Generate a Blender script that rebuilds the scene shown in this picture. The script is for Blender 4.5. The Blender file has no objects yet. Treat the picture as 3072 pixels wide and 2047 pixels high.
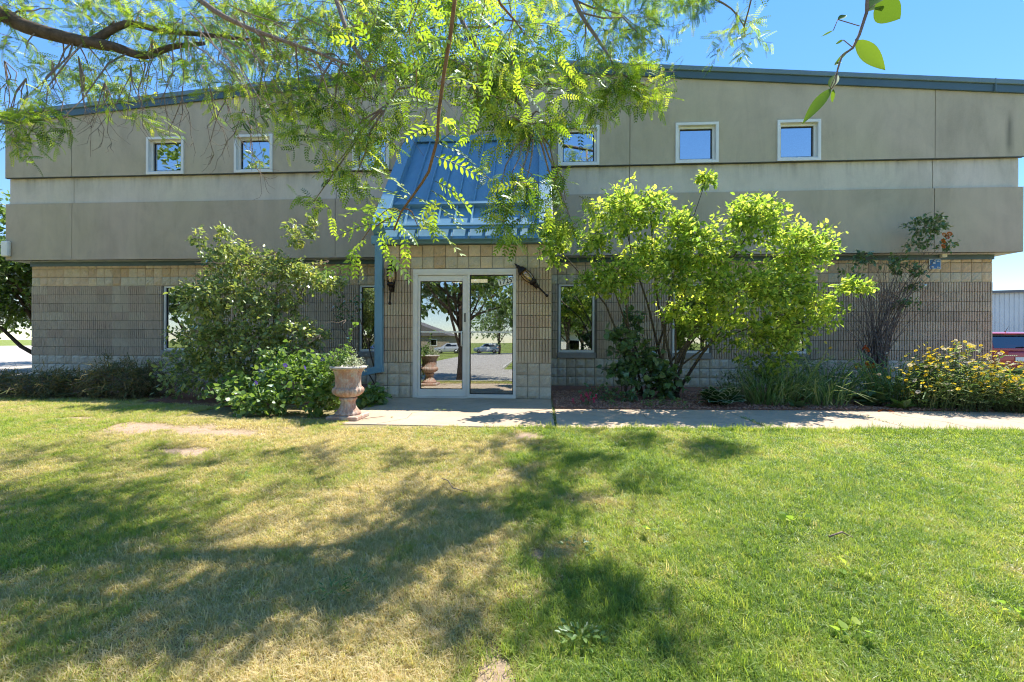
import bpy, bmesh, math, random
import numpy as np
from mathutils import Matrix, Vector, Euler, noise
R = random.Random(7)
NR = np.random.RandomState(11)
sc = bpy.context.scene
C = sc.collection
rad = math.radians

# ---------------------------------------------------------------- camera
CX, CY, CZ, YAW, ROLL, F = 1.327, -9.55, 1.008, 0.062, 0.0034, 1300.0
cam = bpy.data.cameras.new('camera'); cam_o = bpy.data.objects.new('camera', cam); C.objects.link(cam_o)
cam.sensor_width = 36.0; cam.sensor_fit = 'HORIZONTAL'
cam.lens = F / 3072 * 36.0
cam.shift_y = -3.7 / 3072
cam.clip_start = 0.05; cam.clip_end = 2000
cam_o.matrix_world = Matrix.Translation((CX, CY, CZ)) @ Matrix.Rotation(YAW, 4, 'Z') @ Matrix.Rotation(math.pi/2, 4, 'X') @ Matrix.Rotation(ROLL, 4, 'Z')
sc.camera = cam_o

# ---------------------------------------------------------------- sky, sun, exposure
SUN = Vector((0.35, 0.42, 1.0)).normalized()          # towards the sun: high, behind the building, to the right
SUN_EL = math.asin(SUN.z); SUN_AZ = math.atan2(SUN.x, SUN.y)
w = bpy.data.worlds.new('World'); sc.world = w; w.use_nodes = True
nt = w.node_tree; nt.nodes.clear()
wo = nt.nodes.new('ShaderNodeOutputWorld'); bg = nt.nodes.new('ShaderNodeBackground'); sky = nt.nodes.new('ShaderNodeTexSky')
sky.sky_type = 'NISHITA'; sky.sun_disc = False; sky.sun_elevation = SUN_EL; sky.sun_rotation = SUN_AZ
sky.air_density = 1.0; sky.dust_density = 0.0; sky.ozone_density = 5.0
hs = nt.nodes.new('ShaderNodeHueSaturation'); hs.inputs['Saturation'].default_value = 1.66; hs.inputs['Hue'].default_value = 0.511
gm = nt.nodes.new('ShaderNodeGamma'); gm.inputs[1].default_value = 0.55
nt.links.new(sky.outputs[0], gm.inputs[0]); nt.links.new(gm.outputs[0], hs.inputs['Color']); nt.links.new(hs.outputs[0], bg.inputs[0]); nt.links.new(bg.outputs[0], wo.inputs[0])
bg.inputs[1].default_value = 0.108
sl = bpy.data.lights.new('sun', 'SUN'); sl.energy = 2.0; sl.angle = rad(0.53); sl.color = (1.0, 0.95, 0.86)
so = bpy.data.objects.new('sun', sl); C.objects.link(so); so.location = (20, 25, 40)
so.rotation_euler = SUN.to_track_quat('Z', 'Y').to_euler()
sc.view_settings.view_transform = 'Standard'; sc.view_settings.look = 'None'
sc.view_settings.exposure = 2.4; sc.view_settings.gamma = 1.0; sc.view_settings.use_curve_mapping = False
sc.render.engine = 'CYCLES'
sc.cycles.max_bounces = 8; sc.cycles.transparent_max_bounces = 12; sc.cycles.use_denoising = True; sc.cycles.denoising_prefilter = 'FAST'; sc.cycles.filter_width = 1.1
sc.cycles.caustics_reflective = False; sc.cycles.caustics_refractive = False

K = 3072 / 2353.0
def at(px, py, y=None, z=None, d=None):
    """a point of the photograph (2353 px wide) taken to the plane y, the height z or the depth d"""
    a, b = px*K - 1536, py*K - 1019.8
    c, s = math.cos(ROLL), math.sin(ROLL)
    u, v = (a*c + b*s)/F, -(-a*s + b*c)/F
    r = Vector((u*math.cos(YAW) - math.sin(YAW), u*math.sin(YAW) + math.cos(YAW), v))
    o = Vector((CX, CY, CZ))
    t = (y - CY)/r.y if y is not None else ((z - CZ)/r.z if z is not None else d)
    return o + r*t

# ---------------------------------------------------------------- materials
def mat(name): 
    m = bpy.data.materials.new(name); m.use_nodes = True; m.node_tree.nodes.clear(); return m
class N:
    def __init__(s, m): s.t = m.node_tree
    def n(s, typ, **kw):
        x = s.t.nodes.new(typ)
        for k, v in kw.items():
            if k.startswith('i_'):
                key = k[2:]; key = int(key) if key.isdigit() else key.replace('_', ' ')
                if hasattr(v, 'is_output') or isinstance(v, bpy.types.NodeSocket): s.t.links.new(v, x.inputs[key])
                else: x.inputs[key].default_value = v
            else: setattr(x, k, v)
        return x
    def ramp(s, fac, stops, interp='LINEAR'):
        x = s.t.nodes.new('ShaderNodeValToRGB'); x.color_ramp.interpolation = interp
        el = x.color_ramp.elements
        while len(el) < len(stops): el.new(0.5)
        for e, (p, c) in zip(el, stops): e.position = p; e.color = (*c, 1) if len(c) == 3 else c
        s.t.links.new(fac, x.inputs[0]); return x.outputs[0]
    def mix(s, fac, a, b, typ='MIX'):
        x = s.t.nodes.new('ShaderNodeMix'); x.data_type = 'RGBA'; x.blend_type = typ
        for key, v in ((0, fac), (6, a), (7, b)):
            if isinstance(v, bpy.types.NodeSocket): s.t.links.new(v, x.inputs[key])
            else: x.inputs[key].default_value = (*v, 1) if isinstance(v, tuple) and len(v) == 3 else v
        return x.outputs[2]
    def math(s, op, a, b=0.0, c=None):
        x = s.t.nodes.new('ShaderNodeMath'); x.operation = op
        for i, v in enumerate((a, b) if c is None else (a, b, c)):
            if isinstance(v, bpy.types.NodeSocket): s.t.links.new(v, x.inputs[i])
            else: x.inputs[i].default_value = v
        return x.outputs[0]
    def noise(s, scale, detail=4, rough=0.6, vec=None, dist=0.0):
        x = s.n('ShaderNodeTexNoise', i_Scale=scale, i_Detail=detail, i_Roughness=rough, i_Distortion=dist)
        if vec is not None: s.t.links.new(vec, x.inputs['Vector'])
        return x.outputs[0]
    def pos(s): return s.n('ShaderNodeNewGeometry').outputs['Position']
    def scaled(s, v, xyz):
        x = s.n('ShaderNodeMapping'); s.t.links.new(v, x.inputs[0]); x.inputs['Scale'].default_value = xyz; return x.outputs[0]
    def rand(s): return s.n('ShaderNodeObjectInfo').outputs['Random']
    def bump(s, h, strength=0.3, dist=0.01):
        return s.n('ShaderNodeBump', i_Strength=strength, i_Distance=dist, i_Height=h).outputs[0]
    def out(s, sh):
        o = s.n('ShaderNodeOutputMaterial'); s.t.links.new(sh, o.inputs[0])
    def pbr(s, col, rough=0.6, metal=0.0, normal=None, spec=0.5, **kw):
        b = s.n('ShaderNodeBsdfPrincipled')
        for key, v in (('Base Color', col), ('Roughness', rough), ('Metallic', metal), ('Specular IOR Level', spec)):
            if isinstance(v, bpy.types.NodeSocket): s.t.links.new(v, b.inputs[key])
            else: b.inputs[key].default_value = (*v, 1) if isinstance(v, tuple) and len(v) == 3 else v
        if normal is not None: s.t.links.new(normal, b.inputs['Normal'])
        for k, v in kw.items(): b.inputs[k.replace('_', ' ')].default_value = v
        s.out(b.outputs[0]); return b

def simple(name, col, rough=0.5, metal=0.0, spec=0.5, var=0.12, nscale=6.0, bump=0.0, bscale=60.0, **kw):
    m = mat(name); n = N(m); p = n.pos()
    f = n.noise(nscale, 5, 0.6, p)
    lo = tuple(c*(1-var*1.6) for c in col); hi = tuple(min(1, c*(1+var)) for c in col)
    c = n.ramp(f, [(0.3, lo), (0.7, hi)])
    nm = n.bump(n.noise(bscale, 4, 0.6, p), bump, 0.01) if bump else None
    n.pbr(c, rough, metal, nm, spec, **kw); return m

def block_mat(name, cols, rough=0.95):
    m = mat(name); n = N(m); p = n.pos(); r = n.rand()
    base = n.ramp(r, [(i/(len(cols)-1), c) for i, c in enumerate(cols)])
    f = n.noise(70, 6, 0.75, p); c = n.mix(0.8, base, n.ramp(f, [(0.3, (0.72, .70, .66)), (0.68, (1.12, 1.1, 1.08))]), 'MULTIPLY')
    g = n.noise(5, 4, 0.6, p); c = n.mix(0.7, c, n.ramp(g, [(0.3, (0.84, .84, .83)), (0.7, (1.08, 1.07, 1.06))]), 'MULTIPLY')
    n.pbr(c, rough, 0, n.bump(n.noise(90, 5, 0.7, p), 0.55, 0.008), 0.2); return m
M = {}
M['split_top'] = block_mat('split_face_tan', [(.58,.42,.26), (.70,.53,.35), (.76,.62,.42), (.64,.45,.26)])
M['split_low'] = block_mat('split_face_grey', [(.50,.43,.33), (.62,.55,.44), (.54,.46,.35), (.68,.61,.50)])
M['split_side'] = block_mat('split_face_cream', [(.60,.52,.38), (.66,.58,.42), (.63,.53,.38)])
M['flute'] = block_mat('fluted_block', [(.50,.40,.30), (.62,.51,.38), (.58,.44,.325), (.66,.56,.42)])
M['mortar'] = simple('mortar', (.20,.175,.14), 0.95, spec=0.1, bump=0.3)
M['sill'] = simple('sill_stone', (.33,.30,.26), 0.9, spec=0.2, bump=0.3)

def stucco(name, col):
    m = mat(name); n = N(m); p = n.pos()
    c = n.ramp(n.noise(1.1, 6, 0.65, n.scaled(p, (1, 1, .8)), 0.6), [(0.28, tuple(v*.86 for v in col)), (0.5, col), (0.75, tuple(v*1.10 for v in col))])
    st = n.noise(1.5, 5, 0.65, n.scaled(p, (2.2, 1, .5)), 0.5)
    c = n.mix(0.28, c, n.ramp(st, [(0.34, (.74, .74, .73)), (0.54, (1.04, 1.04, 1.04))]), 'MULTIPLY')
    c = n.mix(0.6, c, n.ramp(n.noise(140, 3, 0.7, p), [(0.3, (.82,.82,.82)), (0.7, (1.1,1.1,1.1))]), 'MULTIPLY')
    c = n.mix(0.35, c, n.ramp(n.n('ShaderNodeTexNoise', i_Scale=0.33, i_Detail=2.0, i_Vector=p).outputs[0], [(0.4, (.93,1.0,.86)), (0.6, (1.02,1.0,1.08))]), 'MULTIPLY')
    # dirt washed down from the ledge and the panel feet, and a dark smear by the right corner
    xyz = n.n('ShaderNodeSeparateXYZ', i_0=p).outputs; rn = n.noise(1.0, 5, 0.7, n.scaled(p, (4.5, 1, .25)))
    led = n.ramp(n.math('MULTIPLY', n.math('SUBTRACT', 4.70, xyz[2]), 1.0), [(0.0, (0,0,0)), (.004, (1,1,1)), (.10, (.5,.5,.5)), (.42, (0,0,0))])
    c = n.mix(n.math('MULTIPLY', n.math('MULTIPLY', led, n.ramp(rn, [(0.46, (0,0,0)), (0.66, (1,1,1))])), .55), c, (.10,.095,.08))
    dx = n.math('ABSOLUTE', n.math('SUBTRACT', xyz[0], n.math('ADD', 10.62, n.math('MULTIPLY', rn, .12)))); smear = n.math('MULTIPLY', n.ramp(dx, [(0.0, (1,1,1)), (.10, (0,0,0))]), n.ramp(n.math('ABSOLUTE', n.math('SUBTRACT', xyz[2], 5.15)), [(.2, (1,1,1)), (.5, (0,0,0))]))
    c = n.mix(n.math('MULTIPLY', smear, .6), c, (.07,.07,.06))
    n.pbr(c, 0.95, 0, n.bump(n.noise(160, 4, 0.7, p), 0.35, 0.006), 0.15); return m
M['stucco'] = stucco('stucco_olive', (.54, .44, .315))
M['stucco_band'] = stucco('stucco_pale_band', (.68, .58, .47))
M['stucco_low'] = stucco('stucco_lower', (.525, .425, .31))
M['joint'] = simple('joint_sealant', (.10,.10,.09), 0.9)
M['fascia'] = simple('dark_teal_metal', (.07,.115,.13), 0.4, spec=0.5, var=.08, nscale=2)
M['gutter'] = simple('teal_metal', (.15,.215,.23), 0.4, spec=0.5, var=.08, nscale=2)
M['blue'] = simple('blue_metal', (.15,.30,.42), 0.38, spec=0.5, var=.06, nscale=1.5)
M['roofing'] = simple('roof_metal', (.20,.22,.23), 0.5)
M['soffit'] = simple('soffit_white', (.62,.63,.60), 0.6)
M['white'] = simple('white_frame', (.80,.77,.70), 0.45, var=.05, nscale=3)
M['alu'] = simple('clear_aluminium', (.76,.72,.65), 0.4, var=.06, nscale=3)
M['gasket'] = simple('black_gasket', (.02,.02,.02), 0.5)
M['black'] = simple('black_plastic', (.015,.015,.016), 0.4)
M['inner'] = simple('interior_paint', (.30,.27,.23), 0.9)
M['innerfloor'] = simple('interior_carpet', (.12,.11,.10), 0.95)
M['slat'] = simple('blind_slat', (.55,.55,.52), 0.5)
def glass(name, lo, hi, tint):
    m = mat(name); n = N(m)
    lw = n.n('ShaderNodeLayerWeight', i_Blend=0.35).outputs['Fresnel']
    fac = n.math('ADD', n.math('MULTIPLY', lw, hi), lo)
    wob = n.bump(n.noise(1.7, 1, 0.3, n.pos()), 0.10, 0.005)
    g = n.n('ShaderNodeBsdfGlossy', i_Color=(.92,.95,.97,1), i_Roughness=0.0); n.t.links.new(wob, g.inputs['Normal'])
    t = n.n('ShaderNodeBsdfTransparent', i_Color=(*tint, 1))
    x = n.n('ShaderNodeMixShader', i_0=fac, i_1=t.outputs[0], i_2=g.outputs[0]); n.out(x.outputs[0]); return m
M['glass'] = glass('window_glass', 0.36, 0.5, (.66,.68,.66))
M['glass_up'] = glass('upper_window_glass', 0.56, 0.5, (.5,.56,.56))
m = mat('tube_light'); n = N(m); e = n.n('ShaderNodeEmission', i_Color=(1,.85,.6,1), i_Strength=.45); n.out(e.outputs[0]); M['tube'] = m

# concrete, soil, lawn, mulch, asphalt
def concrete(name, col):
    m = mat(name); n = N(m); p = n.pos()
    c = n.ramp(n.noise(1.4, 6, 0.62, p, 0.4), [(0.3, tuple(v*.82 for v in col)), (0.7, tuple(v*1.08 for v in col))])
    c = n.mix(0.7, c, n.ramp(n.noise(110, 4, 0.7, p), [(0.3, (.84,.83,.82)), (0.7, (1.08,1.08,1.08))]), 'MULTIPLY')
    c = n.mix(0.5, c, n.ramp(n.noise(7, 5, 0.7, p, 1.0), [(0.30, (.72,.68,.64)), (0.48, (1,1,1))]), 'MULTIPLY')
    n.pbr(c, 0.9, 0, n.bump(n.noise(220, 3, 0.7, p), 0.25, 0.004), 0.2); return m
M['walk'] = concrete('sidewalk_concrete', (.50,.39,.285))
M['road'] = concrete('road_concrete', (.42,.38,.33))
M['asphalt'] = concrete('parking_asphalt', (.16,.155,.15))
M['kerb'] = concrete('kerb_concrete', (.55,.52,.47))
def lawn_mat(name):
    m = mat(name); n = N(m); p = n.pos()
    d = n.n('ShaderNodeAttribute', attribute_name='dry').outputs['Fac']
    s = n.n('ShaderNodeAttribute', attribute_name='bare').outputs['Fac']
    c = n.mix(d, (.15,.17,.05), (.33,.27,.15))
    c = n.mix(s, c, (.50,.36,.26))
    f = n.noise(45, 6, 0.75, p)
    c = n.mix(0.9, c, n.ramp(f, [(0.3, (.6,.58,.55)), (0.7, (1.2,1.2,1.2))]), 'MULTIPLY')
    n.pbr(c, 1.0, 0, n.bump(n.noise(60, 6, 0.8, p), 0.8, 0.02), 0.1); return m
M['lawn'] = lawn_mat('lawn_soil')
M['terrain'] = simple('far_turf', (.20,.24,.06), 1.0, spec=0.1, var=.3, nscale=.7)
M['mulch'] = simple('red_mulch', (.30,.145,.10), 1.0, spec=0.1, var=.35, nscale=60, bump=0.8, bscale=90)

def rand_col(name, cols, rough=0.7, attr='tint', transl=0.0, spec=0.3, gloss=0.0, inst=False, tmul=(1.5,1.55,.9)):
    """leaves, grass, chips: a colour per piece from its tint attribute or its object"""
    m = mat(name); n = N(m)
    a = n.n('ShaderNodeAttribute', attribute_name=attr)
    if inst: a.attribute_type = 'INSTANCER'
    v = n.math('FRACT', n.math('ADD', a.outputs['Fac'], n.rand())) if not inst else a.outputs['Fac']
    c = n.ramp(v, [(i/(len(cols)-1), k) for i, k in enumerate(cols)])
    if transl:
        d = n.n('ShaderNodeBsdfDiffuse', i_Color=c)
        tc = n.mix(1.0, c, tmul, 'MULTIPLY')
        t = n.n('ShaderNodeBsdfTranslucent', i_Color=tc)
        x = n.n('ShaderNodeMixShader', i_0=transl, i_1=d.outputs[0], i_2=t.outputs[0])
        if gloss:
            g = n.n('ShaderNodeBsdfGlossy', i_Color=(.9,.95,1,1), i_Roughness=rough)
            lw = n.n('ShaderNodeLayerWeight', i_Blend=0.25).outputs['Fresnel']
            x = n.n('ShaderNodeMixShader', i_0=n.math('MULTIPLY', n.math('ADD', lw, 0.12), gloss), i_1=x.outputs[0], i_2=g.outputs[0])
        n.out(x.outputs[0])
    else: n.pbr(c, rough, 0, None, spec)
    return m
M['locust'] = rand_col('locust_leaf', [(.16,.26,.03), (.21,.32,.035), (.26,.37,.045), (.34,.40,.06)], 0.55, transl=.55, gloss=.2, tmul=(2.2,2.1,.9))
M['locust_far'] = rand_col('locust_foliage', [(.05,.10,.015), (.11,.20,.025), (.19,.30,.03), (.29,.38,.045), (.40,.43,.08)], 0.5, transl=.5, gloss=.10, tmul=(2.1,2.05,.85))
M['lilac'] = rand_col('round_leaf_yellow_green', [(.10,.18,.04), (.20,.31,.055), (.33,.42,.085), (.48,.50,.12)], 0.45, transl=.55, gloss=.08, tmul=(2.2,2.1,1.2))
M['shrub'] = rand_col('shrub_leaf', [(.11,.17,.06), (.19,.27,.09), (.29,.35,.12), (.44,.45,.14)], 0.4, transl=.45, gloss=.3, tmul=(2.0,1.9,1.0))
M['vine'] = rand_col('vine_leaf', [(.10,.18,.035), (.13,.22,.045), (.16,.26,.06), (.22,.30,.07)], 0.42, transl=.45, gloss=.25, tmul=(1.9,1.9,1.0))
M['dark'] = rand_col('dark_leaf', [(.07,.14,.045), (.10,.18,.05), (.13,.22,.06), (.18,.26,.07)], 0.4, transl=.3, gloss=.35)
M['juniper'] = rand_col('juniper_sprig', [(.09,.12,.06), (.13,.15,.07), (.20,.17,.085), (.30,.21,.11)], 0.7, transl=.2)
M['strap'] = rand_col('strap_leaf', [(.12,.21,.06), (.16,.26,.07), (.21,.30,.09), (.42,.41,.19)], 0.45, transl=.4, gloss=.15)
M['tree'] = rand_col('tree_leaf', [(.07,.13,.03), (.12,.20,.035), (.17,.27,.05), (.28,.34,.06)], 0.4, transl=.4, gloss=.3)
M['blade'] = rand_col('grass_blade', [(.14,.23,.045), (.26,.35,.06), (.35,.41,.085), (.36,.36,.13), (.45,.40,.21), (.58,.51,.33)], 0.5, transl=.5, gloss=.05, inst=True, tmul=(1.95,1.85,1.1))
M['chip'] = rand_col('mulch_chip', [(.24,.11,.075), (.36,.18,.12), (.46,.27,.19), (.28,.14,.11)], 0.9, inst=True)
M['yellow'] = rand_col('yellow_petal', [(.62,.42,.02), (.70,.52,.04), (.75,.60,.12)], 0.6, transl=.35, tmul=(1.2,1.2,.9))
M['pale'] = rand_col('pale_petal', [(.62,.52,.42), (.70,.60,.46), (.66,.56,.30)], 0.6, transl=.3, tmul=(1.1,1.1,1))
M['orange'] = rand_col('orange_petal', [(.50,.10,.02), (.55,.15,.02), (.40,.06,.03)], 0.6, transl=.3, tmul=(1.2,1.1,.9))
M['pink'] = rand_col('pink_petal', [(.60,.06,.14), (.66,.12,.26), (.55,.04,.08)], 0.6, transl=.3, tmul=(1.2,1.1,1.1))
M['purple'] = rand_col('purple_petal', [(.08,.05,.35), (.14,.07,.45)], 0.6, transl=.3, tmul=(1.1,1.1,1.2))
M['broad'] = rand_col('broad_dark_leaf', [(.09,.16,.02), (.11,.19,.025), (.14,.22,.03)], 0.5, transl=.35, gloss=.12)
M['litter'] = rand_col('dry_leaf', [(.30,.18,.07), (.40,.28,.10), (.22,.13,.06)], .8)
M['cream_leaf'] = rand_col('cream_leaf_edge', [(.50,.55,.38), (.58,.60,.42)], 0.5, transl=.3, tmul=(1.1,1.1,1))
m = mat('hosta_leaf'); n = N(m)
u = n.n('ShaderNodeAttribute', attribute_name='edge').outputs['Fac']
c = n.ramp(n.math('ADD', u, n.math('MULTIPLY', n.noise(40, 3, .6, n.pos()), .3)), [(0.55, (.05,.11,.03)), (0.85, (.045,.10,.03)), (0.93, (.48,.52,.34))])
d = n.n('ShaderNodeBsdfDiffuse', i_Color=c); t = n.n('ShaderNodeBsdfTranslucent', i_Color=c)
x = n.n('ShaderNodeMixShader', i_0=.3, i_1=d.outputs[0], i_2=t.outputs[0]); n.out(x.outputs[0]); M['hosta'] = m
def bark(name, a, b, sc_=14):
    m = mat(name); n = N(m); p = n.pos()
    f = n.noise(sc_, 6, 0.7, n.scaled(p, (1,1,1)), 0.5)
    n.pbr(n.ramp(f, [(0.3, a), (0.7, b)]), 0.9, 0, n.bump(n.noise(sc_*2.2, 5, 0.7, p), 0.7, 0.01), 0.2); return m
M['bark'] = bark('tree_bark', (.05,.036,.028), (.17,.125,.095))
M['twig'] = bark('twig_bark', (.16,.11,.085), (.38,.29,.23), 40)
M['stem'] = bark('shrub_stem', (.07,.055,.045), (.19,.155,.125), 30)
M['vinewood'] = bark('vine_wood', (.10,.07,.055), (.28,.20,.16), 30)
M['redtwig'] = bark('reddish_twig', (.20,.09,.035), (.34,.17,.07), 40)
m = mat('terracotta'); n = N(m); p = n.pos()
c = n.ramp(n.noise(9, 6, .7, p, .5), [(0.25, (.42,.22,.15)), (0.47, (.48,.31,.24)), (0.58, (.50,.42,.36)), (0.8, (.58,.54,.49))])
c = n.mix(0.6, c, n.ramp(n.noise(5, 5, .7, n.scaled(p, (6,6,.7))), [(0.3, (.62,.58,.55)), (0.65, (1.1,1.1,1.1))]), 'MULTIPLY')
n.pbr(c, 0.85, 0, n.bump(n.noise(80, 5, .7, p), .4, .006), .2); M['terra'] = m
M['urn_rim'] = simple('weathered_rim', (.52,.47,.43), 0.85, var=.25, nscale=12, bump=.3)
M['bronze'] = simple('dark_bronze', (.035,.022,.018), 0.42, metal=0.6, var=.3, nscale=30)
m = mat('amber_glass'); n = N(m)
g = n.n('ShaderNodeBsdfGlossy', i_Color=(1,.95,.85,1), i_Roughness=.08); t = n.n('ShaderNodeBsdfTransparent', i_Color=(.95,.72,.38,1))
d = n.n('ShaderNodeBsdfDiffuse', i_Color=(.75,.55,.28,1)); x = n.n('ShaderNodeMixShader', i_0=.22, i_1=t.outputs[0], i_2=d.outputs[0])
x = n.n('ShaderNodeMixShader', i_0=.18, i_1=x.outputs[0], i_2=g.outputs[0]); n.out(x.outputs[0]); M['amber'] = m
M['plate'] = simple('white_plate', (.85,.82,.72), 0.6, var=.05)
M['signblue'] = simple('sign_blue', (.03,.16,.42), 0.5)
M['signwhite'] = simple('sign_white', (.72,.72,.70), 0.5)
def paint(name, col):
    m = mat(name); n = N(m); b = n.pbr(n.ramp(n.noise(3, 3, .5, n.pos()), [(0.3, tuple(v*.93 for v in col)), (.7, col)]), .3, .2, None, .5); b.inputs['Coat Weight'].default_value = .8; b.inputs['Coat Roughness'].default_value = .05; return m
M['redpaint'] = paint('red_car_paint', (.42,.02,.022)); M['silver'] = paint('silver_car_paint', (.42,.43,.44)); M['bluepaint'] = paint('blue_car_paint', (.05,.09,.2)); M['whitepaint'] = paint('white_car_paint', (.7,.7,.7))
M['carglass'] = glass('car_glass', 0.03, .15, (.12,.14,.15))
M['chrome'] = simple('chrome_trim', (.7,.7,.72), .15, metal=1.0)
M['tail'] = simple('tail_lamp', (.45,.01,.015), .15)
M['rubber'] = simple('tyre_rubber', (.02,.02,.02), .85)
M['rim'] = simple('wheel_alloy', (.45,.45,.46), .35, metal=.8)
M['siding'] = simple('white_metal_siding', (.72,.68,.62), .45, var=.05, nscale=.8)
M['darktrim'] = simple('grey_trim', (.16,.15,.15), .5)
M['brickhouse'] = simple('tan_house_wall', (.34,.27,.20), .9, var=.2, nscale=9)
M['shingle'] = simple('grey_roof_shingle', (.14,.125,.115), .95, var=.25, nscale=14)
M['door'] = simple('white_garage_door', (.66,.65,.62), .5)

# ---------------------------------------------------------------- geometry helpers
def tag(o, label=None, cat=None, group=None, kind=None):
    for k, v in (('label', label), ('category', cat), ('group', group), ('kind', kind)):
        if v: o[k] = v
    return o
def thing(name, loc, label, cat, group=None, rz=0.0):
    o = bpy.data.objects.new(name, None); o.empty_display_size = .2; C.objects.link(o)
    o.location = loc; o.rotation_euler = (0, 0, rz)
    return tag(o, label, cat, group)
def rootloc(p):
    v = Vector((0, 0, 0))
    while p is not None: v += p.location; p = p.parent
    return v
def place(name, mesh, parent=None, loc=(0, 0, 0), rot=(0, 0, 0), scale=(1, 1, 1), label=None, kind=None):
    o = bpy.data.objects.new(name, mesh); C.objects.link(o); o.parent = parent
    o.location = loc; o.rotation_euler = rot; o.scale = scale
    return tag(o, label, None, None, kind)
class MB:
    """collects shapes in world coordinates; build() links them as one mesh object"""
    def __init__(s): s.v = []; s.f = []; s.sm = []
    def add(s, vs, fs, smooth=False):
        b = len(s.v); s.v += [tuple(v) for v in vs]; s.f += [tuple(i+b for i in f) for f in fs]; s.sm += [smooth]*len(fs); return s
    def box(s, x0, x1, y0, y1, z0, z1, m=None):
        vs = [Vector((x, y, z)) for z in (z0, z1) for y in (y0, y1) for x in (x0, x1)]
        if m is not None: vs = [m @ v for v in vs]
        return s.add(vs, [(0,2,3,1), (4,5,7,6), (0,1,5,4), (2,6,7,3), (0,4,6,2), (1,3,7,5)])
    def prism(s, poly, a, b, axis='y'):
        """poly in the plane across the axis; a, b along it"""
        n = len(poly)
        f = {'y': lambda p, t: (p[0], t, p[1]), 'x': lambda p, t: (t, p[0], p[1]), 'z': lambda p, t: (p[0], p[1], t)}[axis]
        vs = [f(p, a) for p in poly] + [f(p, b) for p in poly]
        fs = [tuple(range(n)), tuple(range(2*n-1, n-1, -1))] + [(i, i+n, (i+1) % n + n, (i+1) % n) for i in range(n)]
        return s.add(vs, fs)
    def tube(s, pts, rs, n=6, caps=True):
        pts = [Vector(p) for p in pts]
        if not hasattr(rs, '__len__'): rs = [rs]*len(pts)
        vs = []; up = None
        for i, p in enumerate(pts):
            t = (pts[min(i+1, len(pts)-1)] - pts[max(i-1, 0)])
            t = t.normalized() if t.length > 1e-9 else Vector((0, 0, 1))
            if up is None: up = t.orthogonal().normalized()
            up = (up - t*up.dot(t)); up = up.normalized() if up.length > 1e-6 else t.orthogonal().normalized()
            q = t.cross(up)
            vs += [p + (up*math.cos(2*math.pi*k/n) + q*math.sin(2*math.pi*k/n))*rs[i] for k in range(n)]
        fs = [(i*n+k, i*n+(k+1) % n, (i+1)*n+(k+1) % n, (i+1)*n+k) for i in range(len(pts)-1) for k in range(n)]
        if caps: fs += [tuple(range(n-1, -1, -1)), tuple(range((len(pts)-1)*n, len(pts)*n))]
        return s.add(vs, fs, True)
    def lathe(s, prof, o, n=32, mod=None, m=None, smooth=True):
        vs = []
        for r, z in prof:
            for k in range(n):
                a = 2*math.pi*k/n; rr = r*(mod(a, z) if mod else 1)
                v = Vector((rr*math.cos(a), rr*math.sin(a), z)); v = m @ v if m else v
                vs.append(v + Vector(o))
        fs = [(i*n+k, i*n+(k+1) % n, (i+1)*n+(k+1) % n, (i+1)*n+k) for i in range(len(prof)-1) for k in range(n)]
        return s.add(vs, fs, smooth)
    def mesh(s, name, material, off=Vector((0, 0, 0)), flip=True):
        me = bpy.data.meshes.new(name)
        me.from_pydata([(v[0]-off.x, v[1]-off.y, v[2]-off.z) for v in s.v], [], s.f)
        me.polygons.foreach_set('use_smooth', s.sm)
        if flip:
            bm = bmesh.new(); bm.from_mesh(me); bmesh.ops.recalc_face_normals(bm, faces=bm.faces); bm.to_mesh(me); bm.free()
        me.materials.append(material); me.update(); return me
    def build(s, name, material, parent=None, label=None, kind=None, bevel=0.0):
        o = place(name, s.mesh(name, material, rootloc(parent)), parent, label=label, kind=kind)
        if bevel:
            b = o.modifiers.new('bevel', 'BEVEL'); b.width = bevel; b.segments = 2; b.limit_method = 'ANGLE'
        return o
def structure(name, mb, material): return tag(mb.build(name, material), kind='structure')
def copy_tree(o, parent=None):
    c = o.copy(); C.objects.link(c); c.parent = parent
    for ch in list(o.children): copy_tree(ch, c)
    return c

# ---------------------------------------------------------------- leaf helpers (numpy)
def T(v, q): return (np.array(v, float), np.array(q, int))
# templates: x across, y along the leaf (unit length), z up
OVATE = T([(0,0,0), (.26,.28,.06), (.30,.58,.05), (0,1,-.10), (-.30,.58,.05), (-.26,.28,.06), (0,.5,-.02)], [(0,1,2,6), (6,2,3,3), (0,6,4,5), (6,3,3,4)])
OVATE = T([(0,0,0), (.27,.30,.05), (.22,.68,.03), (0,1,-.10), (-.22,.68,.03), (-.27,.30,.05)], [(0,1,2,3), (0,3,4,5)])
HEART = T([(0,0,0), (.40,.12,.06), (.42,.45,.05), (0,1,-.12), (-.42,.45,.05), (-.40,.12,.06)], [(0,1,2,3), (0,3,4,5)])
NEEDLE = T([(-.05,0,0), (.05,0,0), (.03,1,0), (-.03,1,0)], [(0,1,2,3)])
STRAP = T([(-.011,0,0), (.011,0,0), (.014,.35,.12), (-.014,.35,.12), (.012,.7,.10), (-.012,.7,.10), (.004,1,-.08), (-.004,1,-.08)], [(0,1,2,3), (3,2,4,5), (5,4,6,7)])
LANCE = T([(0,0,0), (.10,.35,.03), (0,1,-.06), (-.10,.35,.03)], [(0,1,2,3)])
DAISY_P = 7
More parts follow.
